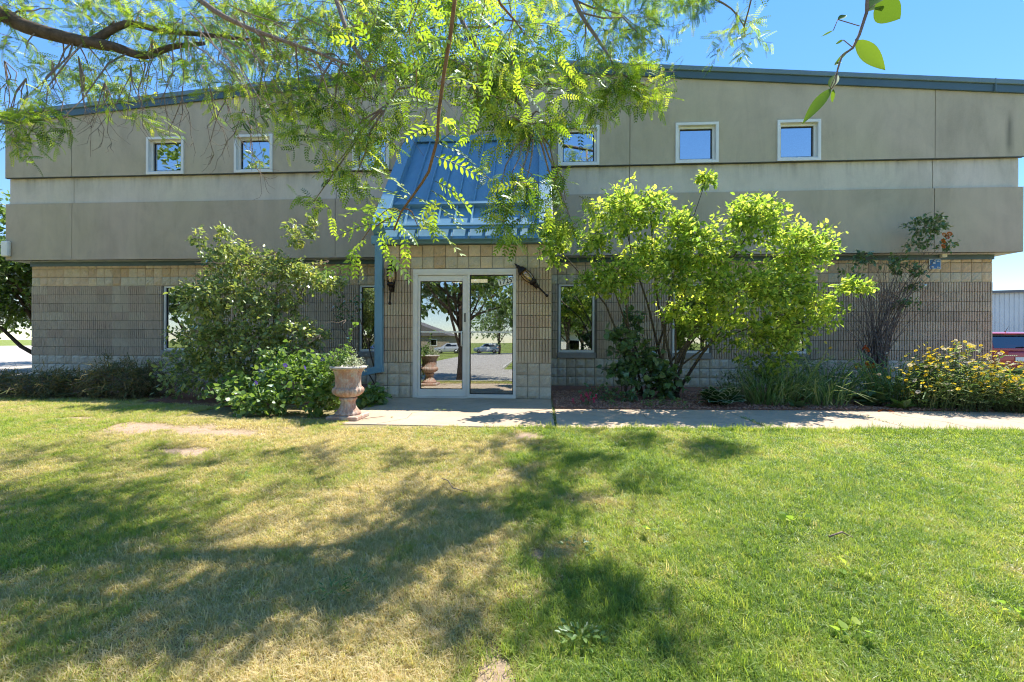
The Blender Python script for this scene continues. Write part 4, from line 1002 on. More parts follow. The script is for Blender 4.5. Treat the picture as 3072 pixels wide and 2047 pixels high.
# ---- big yellow green multi stemmed shrub right of the entrance
rng = np.random.RandomState(21)
t = thing('lilac_bush', (3.45, -1.75, 0), 'large multi stemmed bush with sunlit yellow green leaves right of the entrance', 'bush')
lobes = [((2.62,-2.75,2.95),(.62,.55,.52),60), ((2.15,-2.8,2.55),(.35,.4,.35),22), ((3.05,-2.7,3.05),(.45,.5,.35),34), ((1.56,-2.95,2.45),(.26,.28,.42),34), ((2.5,-2.95,1.95),(.48,.45,.38),48), ((2.05,-2.9,1.85),(.25,.3,.25),14),
         ((3.45,-2.8,2.75),(.35,.4,.30),24), ((3.93,-2.6,3.52),(.15,.15,.15),9), ((3.75,-2.9,2.35),(.62,.6,.50),70), ((4.55,-2.85,2.75),(.52,.55,.48),60), ((4.65,-2.5,3.05),(.30,.3,.25),16), ((5.2,-2.75,2.35),(.55,.5,.50),58), ((5.62,-2.6,2.45),(.35,.35,.35),22),
         ((4.2,-3.0,1.75),(.75,.6,.48),84), ((4.95,-2.8,1.75),(.60,.55,.45),60), ((5.45,-2.7,1.6),(.40,.4,.35),26), ((6.05,-2.7,1.8),(.30,.25,.13),14), ((3.3,-3.0,2.0),(.45,.45,.45),34), ((3.55,-2.7,1.45),(.35,.35,.25),16), ((5.0,-2.5,1.2),(.45,.45,.25),20), ((3.0,-2.4,2.45),(.4,.4,.3),18), ((4.6,-2.65,1.15),(.70,.5,.40),36), ((5.3,-2.5,1.15),(.50,.45,.42),26), ((4.0,-2.75,1.25),(.40,.4,.30),22), ((5.1,-2.3,.75),(.6,.4,.35),18), ((5.75,-2.5,1.45),(.35,.35,.3),16), ((3.1,-2.6,2.3),(.4,.4,.3),20)]
lobes = [(c, r, int(n*1.7)) for c, r, n in lobes]
P, D, S, TW = twigs_leaves(lobes, rng, 14, lsz=(.05,.095), spread=.7)
foliage('leaves', OVATE, P, D, S, M['lilac'], t, 300, 'leaf', jit=.45)
twig_part(t, 'stem', TW[::2], .004)
base = Vector((3.45, -1.75, 0))
for i in range(15):
    L = lobes[[0,2,4,8,9,11,13,14,1,17,12,6,10,3,15][i]]
    b = base + Vector((R.uniform(-.32,.30), R.uniform(-.2,.2), 0)); e = Vector(L[0])
    m1 = b.lerp(e, .45) + Vector((R.uniform(-.12,.12), .12, .28 if i != 13 else .5)); pts = [b, b.lerp(m1, .5)+Vector((0, .03, .06)), m1, m1.lerp(e, .5)+Vector((R.uniform(-.06,.06), 0, R.uniform(-.03,.08))), e]
    stems(t, 'stem', [(pts, R.uniform(.020,.032), .007, 7)])
stems(t, 'stem', [([Vector((3.6,-2.4,2.6)), Vector((3.78,-2.5,3.0)), Vector((3.93,-2.6,3.52))], .010, .004, 5)])
for i in range(7):   # thin upright shoots
    b = base + Vector((R.uniform(-.9,.1), R.uniform(-.3,.2), 0)); e = b + Vector((R.uniform(-.5,.2), R.uniform(-.4,0), R.uniform(1.3,2.1)))
    stems(t, 'stem', [(curve_pts(b, e, 0, 4, .03), .010, .004, 5)])
# leafy undergrowth at its foot
t = thing('leafy_shoots', (3.0, -2.0, 0), 'dark green leafy shoots growing at the foot of the multi stemmed bush', 'plant')
lobes = [((2.75,-2.2,.95),(.32,.3,.55),26), ((3.05,-2.1,.55),(.42,.35,.5),44), ((3.45,-2.15,.35),(.42,.3,.34),34), ((2.65,-2.3,.45),(.28,.3,.3),16), ((2.95,-2.0,1.25),(.22,.25,.35),10)]
P, D, S, TW = twigs_leaves(lobes, rng, 8, lsz=(.07,.13)); foliage('leaves', HEART, P, D, S, M['dark'], t, 110, 'leaf'); twig_part(t, 'stem', TW, .003)
stems(t, 'stem', [(curve_pts((3.0+R.uniform(-.3,.3), -2.0, 0), (2.8+R.uniform(-.3,.4), -2.2, R.uniform(.8,1.4)), 0, 4, .04), .008, .004, 5) for _ in range(6)])
t = thing('low_seedlings', (2.55, -2.2, 0), 'low green seedlings on the red mulch left of the bush', 'plant')
lobes = [((2.35,-2.25,.12),(.38,.25,.14),24), ((2.75,-2.45,.10),(.25,.2,.12),14)]
P, D, S, TW = twigs_leaves(lobes, rng, 6, lsz=(.05,.09)); foliage('leaves', OVATE, P, D, S, M['dark'], t, 60, 'leaf'); twig_part(t, 'stem', TW, .002)

# ---- left shrub, part in shade
t = thing('tall_shrub', (-3.7, -2.2, 0), 'tall tangled shrub with glossy small leaves left of the urn', 'bush')
lobes = [((-4.15,-2.5,2.25),(.40,.45,.38),30), ((-3.65,-2.6,2.3),(.55,.5,.42),50), ((-3.0,-2.6,2.15),(.45,.45,.35),34), ((-2.45,-2.7,2.0),(.42,.4,.28),38), ((-4.15,-2.75,1.65),(.48,.5,.50),56), ((-3.6,-2.85,1.65),(.60,.6,.5),64), ((-2.95,-2.8,1.5),(.50,.5,.42),44), ((-4.45,-2.5,1.0),(.52,.5,.42),46), ((-3.85,-2.85,.95),(.60,.55,.45),44), ((-3.1,-3.0,.95),(.60,.5,.42),54), ((-2.6,-3.1,.75),(.45,.4,.32),36), ((-4.4,-2.75,.45),(.70,.5,.42),50), ((-3.6,-3.0,.40),(.65,.45,.36),40), ((-2.15,-2.8,1.0),(.3,.25,.16),8), ((-2.8,-2.5,2.75),(.16,.2,.36),10), ((-2.5,-2.45,2.75),(.10,.15,.38),9), ((-2.45,-3.05,1.1),(.45,.35,.30),30), ((-2.0,-2.75,1.9),(.25,.25,.12),12), ((-4.0,-2.6,2.75),(.2,.2,.15),8), ((-4.5,-2.5,2.75),(.12,.15,.22),6)]
P, D, S, TW = twigs_leaves([(c, r, int(n*1.4)) for c, r, n in lobes], rng, 13, lsz=(.05,.095), spread=.75)
foliage('leaves', OVATE, P, D, S, M['shrub'], t, 300, 'leaf', jit=.5); twig_part(t, 'twig', TW[::2], .0035)
for i in range(14):
    L = lobes[i]; b = Vector((-3.7+R.uniform(-.5,.5), -2.2+R.uniform(-.3,.2), 0)); e = Vector(L[0]); m1 = b.lerp(e, .5)+Vector((0,.1,.25))
    stems(t, 'stem', [([b, m1, e], .018, .006, 6)])
dead = []
for (px, py, n, L) in ((640, 880, 16, .42), (480, 615, 6, .35), (720, 610, 8, .3), (420, 770, 6, .25), (700, 780, 8, .3), (760, 745, 4, .25), (600, 590, 5, .4)):   # bare twigs showing
    a = at(px+35, py-10, y=-3.25)
    for k in range(n):
        e = a + Vector((R.uniform(-L, L*.25), R.uniform(-.2,.05), R.uniform(-L*.5, L*.2))); dead.append((curve_pts(a, e, .02, 3, .07), .005, .002, 4))
stems(t, 'twig', dead, 'bare_twigs', True)
# thin leaning sapling behind the urn
t = thing('thin_sapling', (-1.75, -1.3, 0), 'thin bare dark stems leaning against the wall behind the urn', 'sapling')
stems(t, 'vinewood', [([Vector((-1.75,-1.3,0)), Vector((-1.95,-1.4,.9)), Vector((-2.15,-1.6,1.75))], .016, .008, 6), ([Vector((-1.78,-1.3,0)), Vector((-2.1,-1.5,.7)), Vector((-2.5,-1.7,1.5))], .012, .006, 6)])
P, D, S, TW = twigs_leaves([((-2.25,-1.7,1.6),(.4,.3,.35),16)], rng, 8, lsz=(.05,.08)); foliage('leaves', OVATE, P, D, S, M['dark'], t, 30, 'leaf')

# ---- climbing vine mound around the urn
t = thing('vine_mound', (-2.2, -3.7, 0), 'sunlit mound of leafy vine with a few purple flowers beside the urn', 'vine')
lobes = [((-2.75,-3.65,.28),(.55,.42,.32),56), ((-2.15,-3.75,.38),(.50,.42,.40),66), ((-1.65,-3.85,.38),(.36,.36,.40),48), ((-1.45,-4.05,.22),(.30,.28,.24),34), ((-2.3,-4.1,.18),(.60,.25,.20),46), ((-3.15,-3.55,.25),(.35,.3,.28),22), ((-1.35,-3.8,.66),(.22,.22,.18),16), ((-2.35,-3.5,.72),(.45,.3,.25),32), ((-1.42,-4.12,.45),(.14,.12,.26),16), ((-1.75,-3.8,.65),(.35,.25,.2),20)]
P, D, S, TW = twigs_leaves(lobes, rng, 10, lsz=(.04,.085), spread=.8); foliage('leaves', HEART, P, D, S, M['vine'], t, 280, 'leaf', jit=.55); twig_part(t, 'stem', TW[::2], .0025)
for px, py in ((742, 827), (765, 823), (700, 845), (588, 880), (655, 840)):
    q = at(px, py, y=-4.18); o = leaf_single('flower', DAISY, M['purple']); place('flower', o, t, q-Vector(t.location), (rad(70), 0, R.uniform(0, 6)), (.06, .06, .06))
t = thing('vine_plant', (-1.2, -2.9, 0), 'dark leafy vine growing against the slab behind the urn', 'vine')
P, D, S, TW = twigs_leaves([((-1.28,-2.95,.12),(.26,.45,.15),40)], rng, 8, lsz=(.06,.10)); foliage('leaves', HEART, P, D, S, M['vine'], t, 70, 'leaf'); twig_part(t, 'stem', TW, .0025)
# ---- plants in the urn
t = thing('potted_plant', (UX, UY, .62), 'variegated trailing plant with an upright vine shoot growing in the urn', 'plant')
P, D, S, TW = twigs_leaves([((UX+.08,UY-.02,.69),(.15,.15,.07),40), ((UX-.14,UY,.74),(.16,.16,.11),36), ((UX-.02,UY+.03,.82),(.10,.1,.10),16)], rng, 7, lsz=(.025,.06))
sel = P[:, 0] > UX+.0
foliage('leaves', OVATE, P[~sel], D[~sel], S[~sel], M['vine'], t, 70, 'leaf')
foliage('variegated_leaves', OVATE, P[sel], D[sel], S[sel]*.62, M['cream_leaf'], t); twig_part(t, 'stem', TW, .002)
shoot = [Vector(v) for v in ((UX+.05,UY,.66), (UX+.08,UY,.82), (UX+.0,UY,.93), (UX+.03,UY,1.05), (UX+.06,UY,1.14), (UX+.075,UY,1.19), (UX+.12,UY,1.215))]
stems(t, 'stem', [(shoot, .004, .002, 5)], 'shoot')
P, D, S = [], [], []
for i in range(44):
    k = R.uniform(0, 5.6); i0 = int(k); p = shoot[i0].lerp(shoot[i0+1], k-i0); P.append(p); D.append((R.uniform(-1,1), R.uniform(-1,1), R.uniform(-.4,.6))); S.append(R.uniform(.03,.06))
foliage('shoot_leaves', HEART, P, D, S, M['vine'], t, 44, 'leaf')

# ---- low junipers along the left wall
for (x, y, rx, ry, rz_, lb) in ((-9.3,-2.45,1.2,.75,.34,'low dark juniper at the far left end of the wall'), (-7.3,-2.55,1.2,.65,.34,'low dark spreading juniper in the middle of the left bed'), (-5.75,-2.5,.8,.65,.52,'rounded brownish juniper with dry tips under the left wall')):
    t = thing('juniper_shrub', (x, y, 0), lb, 'shrub', 'junipers along the left wall')
    P, D, S, TW = twigs_leaves([((x,y,rz_*.45),(rx,ry,rz_),150), ((x-rx*.5,y+.1,rz_*.5),(rx*.5,ry*.7,rz_*.8),50), ((x+rx*.45,y,rz_*.5),(rx*.55,ry*.8,rz_*.75),50)], rng, 26, lsz=(.06,.13), spread=.5, droop=0)
    P[:, 2] = np.abs(P[:, 2])+.01
    foliage('foliage', NEEDLE, P, D, S, M['juniper'], t); twig_part(t, 'twig', TW, .004)
    for k in range(4): stems(t, 'twig', [(curve_pts((x+R.uniform(-.2,.2), y, 0), (x+R.uniform(-rx,rx)*.8, y+R.uniform(-.4,.3), rz_*.7), -.03, 3, .05), .014, .005, 5)])
t = thing('dead_stem', (-6.35, -.6, 0), 'bare forked dead stem standing before the left wall', 'stem')
stems(t, 'vinewood', [(curve_pts((-6.35,-.6,0), (-6.4,-.6,.62), 0, 3, .03), .012, .007, 5), (curve_pts((-6.4,-.6,.30), (-6.62,-.62,.62), 0, 2, .03), .008, .004, 5)])

# ---- trumpet vine with bare stems at the right
t = thing('trumpet_vine', (7.85, -.75, 0), 'tall bare stemmed climber fanning up the wall by the blue sign', 'vine')
f = []; tips = []
for i in range(95):
    b = Vector((7.85+R.uniform(-.16,.16), -.7+R.uniform(-.1,.08), 0)); u = R.random()
    e = Vector((7.40+1.65*u+R.uniform(-.1,.1), -.55+R.uniform(-.25,.15), R.uniform(1.6, 3.1)*(.75+.25*u)))
    m1 = b + Vector(((e.x-b.x)*.18, 0, (e.z)*.45)); m2 = b + Vector(((e.x-b.x)*.55, R.uniform(-.06,.06), e.z*.76))
    f.append(([b, m1+Vector((R.uniform(-.05,.05),0,0)), m2, e], R.uniform(.004,.011), .002, 4)); tips.append(e)
    for k in range(2):
        a = m2.lerp(e, R.random()); f.append((curve_pts(a, a+Vector((R.uniform(-.25,.3), R.uniform(-.1,.05), R.uniform(.1,.4))), 0, 2, .08), .003, .0015, 3))
for i in range(14): stems(t, 'vinewood', [f.pop(i*3)], 'stem')
stems(t, 'vinewood', f, 'bare_stems', True)
cl = [((8.72,-.75,3.18),(.32,.2,.26),30), ((8.98,-.72,3.28),(.16,.15,.18),12), ((9.25,-.6,2.88),(.18,.15,.08),8), ((8.62,-.7,2.88),(.20,.15,.12),10), ((7.65,-.7,2.6),(.18,.15,.22),14), ((8.3,-.7,2.48),(.28,.18,.2),22), ((8.68,-.7,2.35),(.18,.12,.12),8), ((8.62,-.7,2.05),(.16,.12,.08),6), ((8.3,-.7,1.7),(.18,.12,.1),6), ((8.5,-.7,1.75),(.12,.1,.07),4), ((7.35,-.75,2.35),(.15,.1,.12),5)]
P, D, S, TW = twigs_leaves(cl, rng, 9, lsz=(.05,.10)); foliage('leaves', OVATE, P, D, S, M['dark'], t, 150, 'leaf'); twig_part(t, 'vinewood', TW, .003)
for p in ((8.98,-.85,3.02), (9.03,-.85,2.98), (8.96,-.85,2.9), (9.12,-.8,3.05), (8.95,-.86,2.8)):
    place('flower', leaf_single('flower', DAISY, M['orange']), t, Vector(p)-t.location, (rad(70), R.uniform(-.5,.5), 0), (.10,.10,.14))

# ---- strap leaved clumps, hostas and yellow flowers in the right bed
def strap_clump(x, y, r, h, n, label, name='daylily_clump', mt='strap', nobj=40, cat='plant', group='strap leaved clumps in the right bed', wide=1.0):
    t = thing(name, (x, y, .01), label, cat, group)
    P, D, S, U = [], [], [], []
    for _ in range(n):
        a = R.uniform(0, 6.283); q = r*math.sqrt(R.random()); el = R.uniform(.35, 1.35)
        P.append((x+q*math.cos(a), y+q*math.sin(a)*.8, R.uniform(0, .04))); aa = a+R.uniform(-.6,.6); D.append((math.cos(aa)*math.cos(el), math.sin(aa)*math.cos(el), math.sin(el))); S.append(h*R.uniform(.6,1.15))
    ST = (STRAP[0]*np.array([wide,1,1.6]), STRAP[1])
    foliage('leaves', ST, P, D, S, M[mt], t, nobj, 'leaf', jit=.2); return t
strap_clump(4.85,-2.55,.30,.62,150,'arching grassy clump hanging over the sidewalk edge beside the variegated hosta')
strap_clump(5.35,-2.25,.35,.85,160,'tall grassy clump standing under the right end of the bush', wide=.8)
strap_clump(5.75,-2.60,.28,.55,120,'low grassy clump at the sidewalk edge left of the plain green hosta')
strap_clump(6.15,-1.9,.40,.80,140,'grassy clump below the drooping right side of the bush')
strap_clump(7.15,-2.0,.40,.80,150,'strap leaved clump in front of the bare climber')
strap_clump(7.25,-2.60,.35,.60,130,'strap leaved clump at the sidewalk edge right of the green hosta', wide=1.2)
strap_clump(7.95,-2.45,.40,.70,150,'strap leaved clump under the left edge of the yellow flowers', wide=1.2)
strap_clump(8.75,-2.3,.45,.70,150,'strap leaved clump under the densest yellow flowers')
strap_clump(9.5,-2.3,.45,.65,140,'strap leaved clump at the right edge by the red car')
strap_clump(4.55,-2.1,.25,.45,60,'small grassy tuft behind the variegated hosta', wide=.7)
def hosta(x, y, r, n, mt, label):
    t = thing('hosta', (x, y, .01), label, 'plant', 'hostas at the sidewalk edge'); k = 0
    tv, tq, ed = [], [], []
    for j in range(6):
        yy = j/5; ww = .28*math.sin(math.pi*min(1, yy*.93+.06))**.8; zz = .22*yy - .38*yy*yy
        for xx in (-1, -.72, 0, .72, 1): tv.append((xx*ww, yy, zz + .10*abs(xx)*ww)); ed.append(abs(xx) if yy < .95 else 1)
    for j in range(5):
        for i in range(4): tq.append((j*5+i, j*5+i+1, j*5+i+6, j*5+i+5))
    me = bpy.data.meshes.new('leaf'); me.from_pydata(tv, [], tq); at_ = me.attributes.new('edge', 'FLOAT', 'POINT'); at_.data.foreach_set('value', ed); me.materials.append(M[mt]); me.polygons.foreach_set('use_smooth', [True]*len(tq)); me.update()
    for i in range(n):
        a = R.uniform(0, 6.283); el = R.uniform(.25, 1.1); q = r*.25*R.random(); s_ = r*R.uniform(.55,.9)
        o = place('leaf', me, t, (q*math.cos(a), q*math.sin(a), .05*R.random()), (el, R.uniform(-.3,.3), a-math.pi/2), (s_,)*3)
hosta(4.12,-2.72,.42,58,'hosta','hosta with white edged leaves beside the red mulch')
hosta(6.45,-2.55,.34,64,'dark','plain green broad leaved hosta at the sidewalk edge')
hosta(5.15,-2.85,.2,16,'dark','small plain leaved plant right of the white edged hosta')
hosta(6.65,-2.85,.20,26,'vine','bright green young plant in front of the plain hosta')
# leafy weeds behind the hostas, with small yellow blossoms
t = thing('weedy_perennial', (5.3, -1.9, 0), 'loose dark perennial with a few yellow blossoms under the bush', 'plant')
P, D, S, TW = twigs_leaves([((5.0,-2.0,.5),(.5,.4,.5),60), ((5.7,-1.9,.5),(.6,.4,.55),60), ((4.6,-2.2,.35),(.3,.3,.3),26), ((6.4,-1.8,.4),(.5,.4,.4),36)], rng, 9, lsz=(.05,.09)); foliage('leaves', LANCE, P, D, S, M['dark'], t, 120, 'leaf'); twig_part(t, 'stem', TW, .0025)
for px, py in ((1845,740),(1848,790),(1858,803),(1822,805),(1862,780),(1780,790),(1902,805),(1750,800),(1897,778),(1908,790)):
    q = at(px, py+10, y=-2.2); place('flower', leaf_single('flower', DAISY, M['yellow']), t, q-t.location, (rad(60),0,R.uniform(0,6)), (.05,.05,.06))
def flower_mass(x, y, rx, ry, h, n, npale, label, lean=0.25):
    t = thing('yellow_flower_clump', (x, y, 0), label, 'flowers', 'yellow flowers massed at the right end of the bed')
    P, st = [], []
    for i in range(n+npale):
        a = R.uniform(0, 6.283); q = math.sqrt(R.random()); b = Vector((x+rx*.8*q*math.cos(a), y+ry*.8*q*math.sin(a), 0)); hh = h*R.uniform(.75,1.08)*(1-.45*q*q)
        e = b + Vector((R.uniform(-.3,.12)+.1*math.cos(a), lean*-1*R.random()+.1*math.sin(a), hh)); st.append((curve_pts(b, e, -.04, 3, .03), .003, .0018, 3)); P.append(e)
    stems(t, 'strapstem', st, 'stems', True)
    ym, pm = leaf_single('flower', DAISY, M['yellow']), leaf_single('pale_flower', DAISY, M['pale'])
    for i, e in enumerate(P):
        y_ = i < n; s_ = R.uniform(.03,.065)
        place('flower' if y_ else 'pale_flower', ym if y_ else pm, t, e-t.location, (R.uniform(.1,1.1), R.uniform(-.4,.4), R.uniform(0,6)), (s_,s_,s_*1.2))
    LP, LD, LS = [], [], []
    for i in range(n*6):
        pts, _, _, _ = R.choice(st); k = R.uniform(.3, .97); p = Vector(pts[0]).lerp(Vector(pts[-1]), k); LP.append(p); LD.append((R.uniform(-1,1), R.uniform(-1,.6), R.uniform(-.2,.6))); LS.append(R.uniform(.06,.13))
    foliage('leaves', LANCE, LP, LD, LS, M['strap'], t, 60, 'leaf')
M['strapstem'] = simple('green_stem', (.09,.13,.045), .6)
flower_mass(7.5,-2.72,.60,.35,.97,210,80,'dense yellow and pale flower clump below the right corner of the wall')
flower_mass(8.3,-2.84,.50,.32,.70,220,75,'bright yellow flower clump spilling past the wall corner')
flower_mass(7.3,-2.90,.55,.25,.55,50,14,'shorter scattered yellow flowers in front of the dense clump')
flower_mass(8.3,-2.98,.60,.22,.58,90,14,'low yellow flowers leaning over the sidewalk at the right edge')
flower_mass(6.9,-2.5,.45,.35,.80,22,24,'loose pale and yellow flowers near the base of the bare climber')
flower_mass(8.95,-2.75,.50,.35,.44,60,20,'yellow flowers in front of the red car')
# orange lilies
t = thing('orange_lily', (7.55, -1.2, 0), 'orange lilies with drooping strap leaves at the climber base', 'flowers')
for px, py in ((1990,842),(2008,848),(1965,845),(1996,862),(2012,838),(1998,890),(2128,842),(2140,838),(1988,802),(2120,846)):
    e = at(px, py, y=-1.35); b = Vector((e.x*.9+.75, -1.2, 0)); f = MB(); f.tube(curve_pts(b, e, -.03, 3, .02), taper(.004,.003,3), 4); f.build('stem', M['strapstem'], t)
    for k in range(2): place('flower', leaf_single('flower', DAISY, M['orange']), t, e-t.location+Vector((R.uniform(-.05,.05),0,R.uniform(-.03,.03))), (rad(60), R.uniform(-.6,.6), R.uniform(0,6)), (.12,.12,.22))
# pink snapdragons and mulch seedlings
t = thing('pink_flowers', (2.02, -2.85, 0), 'small pink snapdragons planted in the red mulch', 'flowers')
P, D, S, TW = twigs_leaves([((2.05,-2.85,.07),(.13,.1,.08),22)], rng, 7, lsz=(.03,.05)); foliage('leaves', LANCE, P, D, S, M['dark'], t, 30, 'leaf')
for i, (dx, h) in enumerate(((-.17,.10), (-.06,.16), (.02,.2), (.08,.22), (.06,.14), (.17,.17), (.13,.12), (-.02,.13))):
    f = MB(); b = Vector((2.03+dx*.6, -2.85, 0)); e = Vector((2.03+dx, -2.87, h)); f.tube([b, e], .003, 4); f.build('stem', M['strapstem'], t)
    for k in range(6): place('flower', leaf_single('flower', DAISY, M['pink']), t, e-t.location+Vector((R.uniform(-.018,.018), R.uniform(-.02,.01), -.012*k)), (rad(60),0,R.uniform(0,6)), (.038,.038,.07))
for x, y, s_, lb in ((3.0,-2.95,.10,'small grey green seedling in the mulch nearest the bush'), (3.42,-2.98,.11,'bright green seedling in the mulch left of the white edged hosta'), (3.25,-2.75,.08,'tiny green seedling between two mulch seedlings'), (2.45,-2.8,.07,'tiny seedling in the mulch right of the pink flowers')):
    t = thing('seedling', (x, y, .01), lb, 'seedling', 'seedlings in the red mulch')
    P, D, S, TW = twigs_leaves([((x,y,s_*.6),(s_,s_,s_*.8),9)], rng, 5, lsz=(.03,.055)); foliage('leaves', OVATE, P, D, S, M['vine'], t, 40, 'leaf')
# weeds in the lawn
def weed(px, py, n, sz, spread, mt, tmpl, label, h=.05):
    q = lawn(px, py); t = thing('lawn_weed', q, label, 'weed'); P, D, S = [], [], []
    for k in range(n):
        a = R.uniform(0, 6.283); r_ = spread*math.sqrt(R.random()); P.append((q.x+r_*math.cos(a)*1.3, q.y+r_*math.sin(a), q.z+.015+R.uniform(0, h))); D.append((math.cos(a), math.sin(a), R.uniform(.1,.7))); S.append(sz*R.uniform(.6,1.2))
    foliage('leaves', tmpl, P, D, S, M[mt], t, min(n, 60), 'leaf')
weed(765, 1372, 46, .045, .055, 'vine', LANCE, 'bright green leafy weed in the sunlit straw coloured grass')
weed(820, 1352, 24, .04, .05, 'vine', LANCE, 'smaller weed just right of the bright leafy weed')
weed(1338, 1478, 60, .03, .07, 'vine', OVATE, 'clover patch on the worn dirt strip at the bottom centre', .04)
weed(1325, 1270, 40, .03, .08, 'shrub', OVATE, 'grey green clover patch in the shade of the worn strip', .04)
weed(1470, 1225, 8, .05, .05, 'lilac', OVATE, 'pale young weed in the middle of the green lawn')
weed(2320, 1420, 14, .028, .04, 'lilac', HEART, 'light green weed at the right edge of the lawn')
weed(1975, 1335, 8, .035, .06, 'lilac', HEART, 'yellow green leaves scattered right of the brown stick')
weed(560, 1107, 16, .05, .05, 'vine', LANCE, 'small bright weed in the shaded left lawn')
weed(1960, 1475, 7, .04, .05, 'lilac', HEART, 'two toned young weed low in the right lawn')
weed(1830, 1205, 9, .05, .06, 'lilac', HEART, 'light weed in the upper right lawn')

# ================================================================ trees
def big_tree(name, x, y, h, cr, label, mt='tree', lobes_n=16, tw=40, per=10, lsz=(.10,.18), trunk_r=.18, base_h=None, nobj=0, seed=1, group=None, z0=None, flat=.75):
    rg = np.random.RandomState(seed); z = float(gz(x, y)) if z0 is None else z0
    t = thing(name, (x, y, z), label, 'tree', group); bh = base_h or h*.3
    f = MB(); top = Vector((x+rg.uniform(-.3,.3), y+rg.uniform(-.3,.3), z+h*.72)); f.tube(curve_pts((x, y, z-.1), top, 0, 6, .015), taper(trunk_r, trunk_r*.25, 6), 10); tr = f.build('trunk', M['bark'], t)
    L = []
    for k in range(lobes_n):
        a = k*2.4; q = math.sqrt((k+.5)/lobes_n); zz = z + bh + (h-bh)*(.25+.6*rg.rand()*(1-.55*q*q)); c = (x+cr*.72*q*math.cos(a), y+cr*.72*q*math.sin(a), zz); L.append((c, (cr*.42, cr*.42, cr*.42*flat), tw))
        f = MB(); s0 = Vector((x, y, z+bh*.7)).lerp(top, rg.rand()*.7); f.tube(curve_pts(s0, c, -.15, 4, .04), taper(trunk_r*.38, .02, 4), 6); f.build('limb', M['bark'], t)
    P, D, S, TW = twigs_leaves(L, rg, per, lsz=lsz, spread=.8); foliage('crown', OVATE, P, D, S, M[mt], t, nobj, 'leaf'); twig_part(t, 'bark', TW[::3], .008); return t
big_tree('broadleaf_tree', -14.3, 3.2, 6.6, 2.7, 'dark broadleaf tree beyond the left corner of the building', lobes_n=26, tw=75, lsz=(.11,.18), base_h=.1, nobj=120, seed=5)
big_tree('broadleaf_tree', -18.5, 8.0, 6.5, 3.0, 'broadleaf tree farther back beyond the left parking lot', lobes_n=12, tw=40, lsz=(.14,.22), base_h=1.2, seed=6)
for i, (x, y, h, cr, lb) in enumerate(((-2.9,-17.5,9,4.2,'tall shade tree standing by the street behind the lawn'), (12,-24,9,4.5,'broad tree across the street to the right behind the lawn'), (6.0,-38,8,4.0,'rounded tree beside the pale house across the street'), (-17,-36,9,4.5,'leafy tree over the blue car across the street'), (17,-33,9,5,'wide tree at the far right across the street'), (-15.5,-13,14,6,'tall tree at the left side of the lawn behind the photographer'), (-12,-27,9.5,4.5,'tree by the street on the left before the blue car'), (3.8,-29,9,3.6,'slender street tree straight behind the right lawn'), (15,-22,9,4.2,'street tree beyond the right lawn with a low crown'), (-22,-24,10,5,'broad street tree far left behind the lawn'), (-5,-64,10,6,'big tree behind the low tan house'), (2,-66,9,6,'tree far behind the side street'), (24,-60,10,7,'big tree right of the pale house'), (19,-23,8,4,'low crowned tree at the far right behind the lawn'), (-19.5,-15.5,9,4.2,'leafy tree at the far left behind the lawn'), (-30,-38,9,5,'wide tree far down the street on the left'))):
    big_tree('street_tree', x, y, h, cr, lb, lobes_n=16, tw=40, per=8, lsz=(.22,.38), seed=30+i, group='trees along the street', base_h=1.2 if 'low' in lb or 'leafy' in lb else 2.2, trunk_r=.2)

# ---- the locust whose limbs hang over the lawn
rng = np.random.RandomState(77)
LT = thing('locust_tree', (-7.4, -7.2, 0), 'feathery locust tree with drooping limbs across the top of the view', 'tree')
def limb(pts, r0, r1, mt='bark', name='limb', n=9, par=LT):
    # smooth the path
    p = [Vector(q) for q in pts]; out = []
    for i in range(len(p)-1):
        a, b, c, d = p[max(i-1, 0)], p[i], p[i+1], p[min(i+2, len(p)-1)]
        for k in range(4):
            u = k/4; out.append(.5*((2*b) + (c-a)*u + (2*a-5*b+4*c-d)*u*u + (3*b-a-3*c+d)*u**3))
    out.append(p[-1]); f = MB(); f.tube(out, taper(r0, r1, len(out)-1), n); f.build(name, M[mt], par); return out
TR = limb([(-7.4,-7.2,-.1), (-7.3,-7.15,1.2), (-7.1,-7.0,2.4), (-6.9,-6.8,3.4)], .26, .20, name='trunk', n=14)
A = lambda px, py, d: at(px, py, d=d)
L1 = limb([TR[-1], (-6.2,-6.0,4.25), A(-60,18,5.0), A(60,62,5.1), A(170,92,5.1), A(260,108,5.15), A(330,128,5.2), A(395,108,5.25), A(470,100,5.3)], .115, .020)
L2 = limb([A(215,95,5.12), A(290,55,5.2), A(370,70,5.25), A(470,80,5.3), A(560,90,5.1), A(650,95,4.9)], .045, .012, n=7)
L3 = limb([TR[-1], (-5.9,-6.4,5.2), (-4.2,-5.6,6.2), (-2.2,-4.9,6.8), (-.2,-4.4,7.1), (1.6,-4.2,7.0), (3.0,-4.1,6.7)], .16, .03)
L4 = limb([L3[6], (-3.2,-5.9,6.5), (-1.5,-6.0,6.8), (.3,-6.1,6.7), (1.4,-6.2,6.4)], .08, .02)
L5 = limb([L3[10], A(420,-60,4.6), A(480,15,4.4), A(560,60,4.3), A(640,90,4.2), A(720,118,4.1), A(800,150,4.0)], .035, .010, 'twig', n=7)
L6 = limb([L3[14], A(760,-80,4.2), A(780,20,4.0), A(815,110,3.9), A(850,160,3.8), A(890,240,3.7)], .03, .007, 'twig', n=7)
L7 = limb([L3[18], A(1000,-120,4.2), A(1040,0,3.8), A(1100,120,3.6), A(1170,210,3.5), A(1230,290,3.4)], .03, .006, 'twig', n=7)
L8 = limb([L3[20], A(1300,-140,4.6), A(1320,0,4.4), A(1380,100,4.3), A(1430,170,4.2), A(1490,200,4.2)], .03, .006, 'twig', n=7)
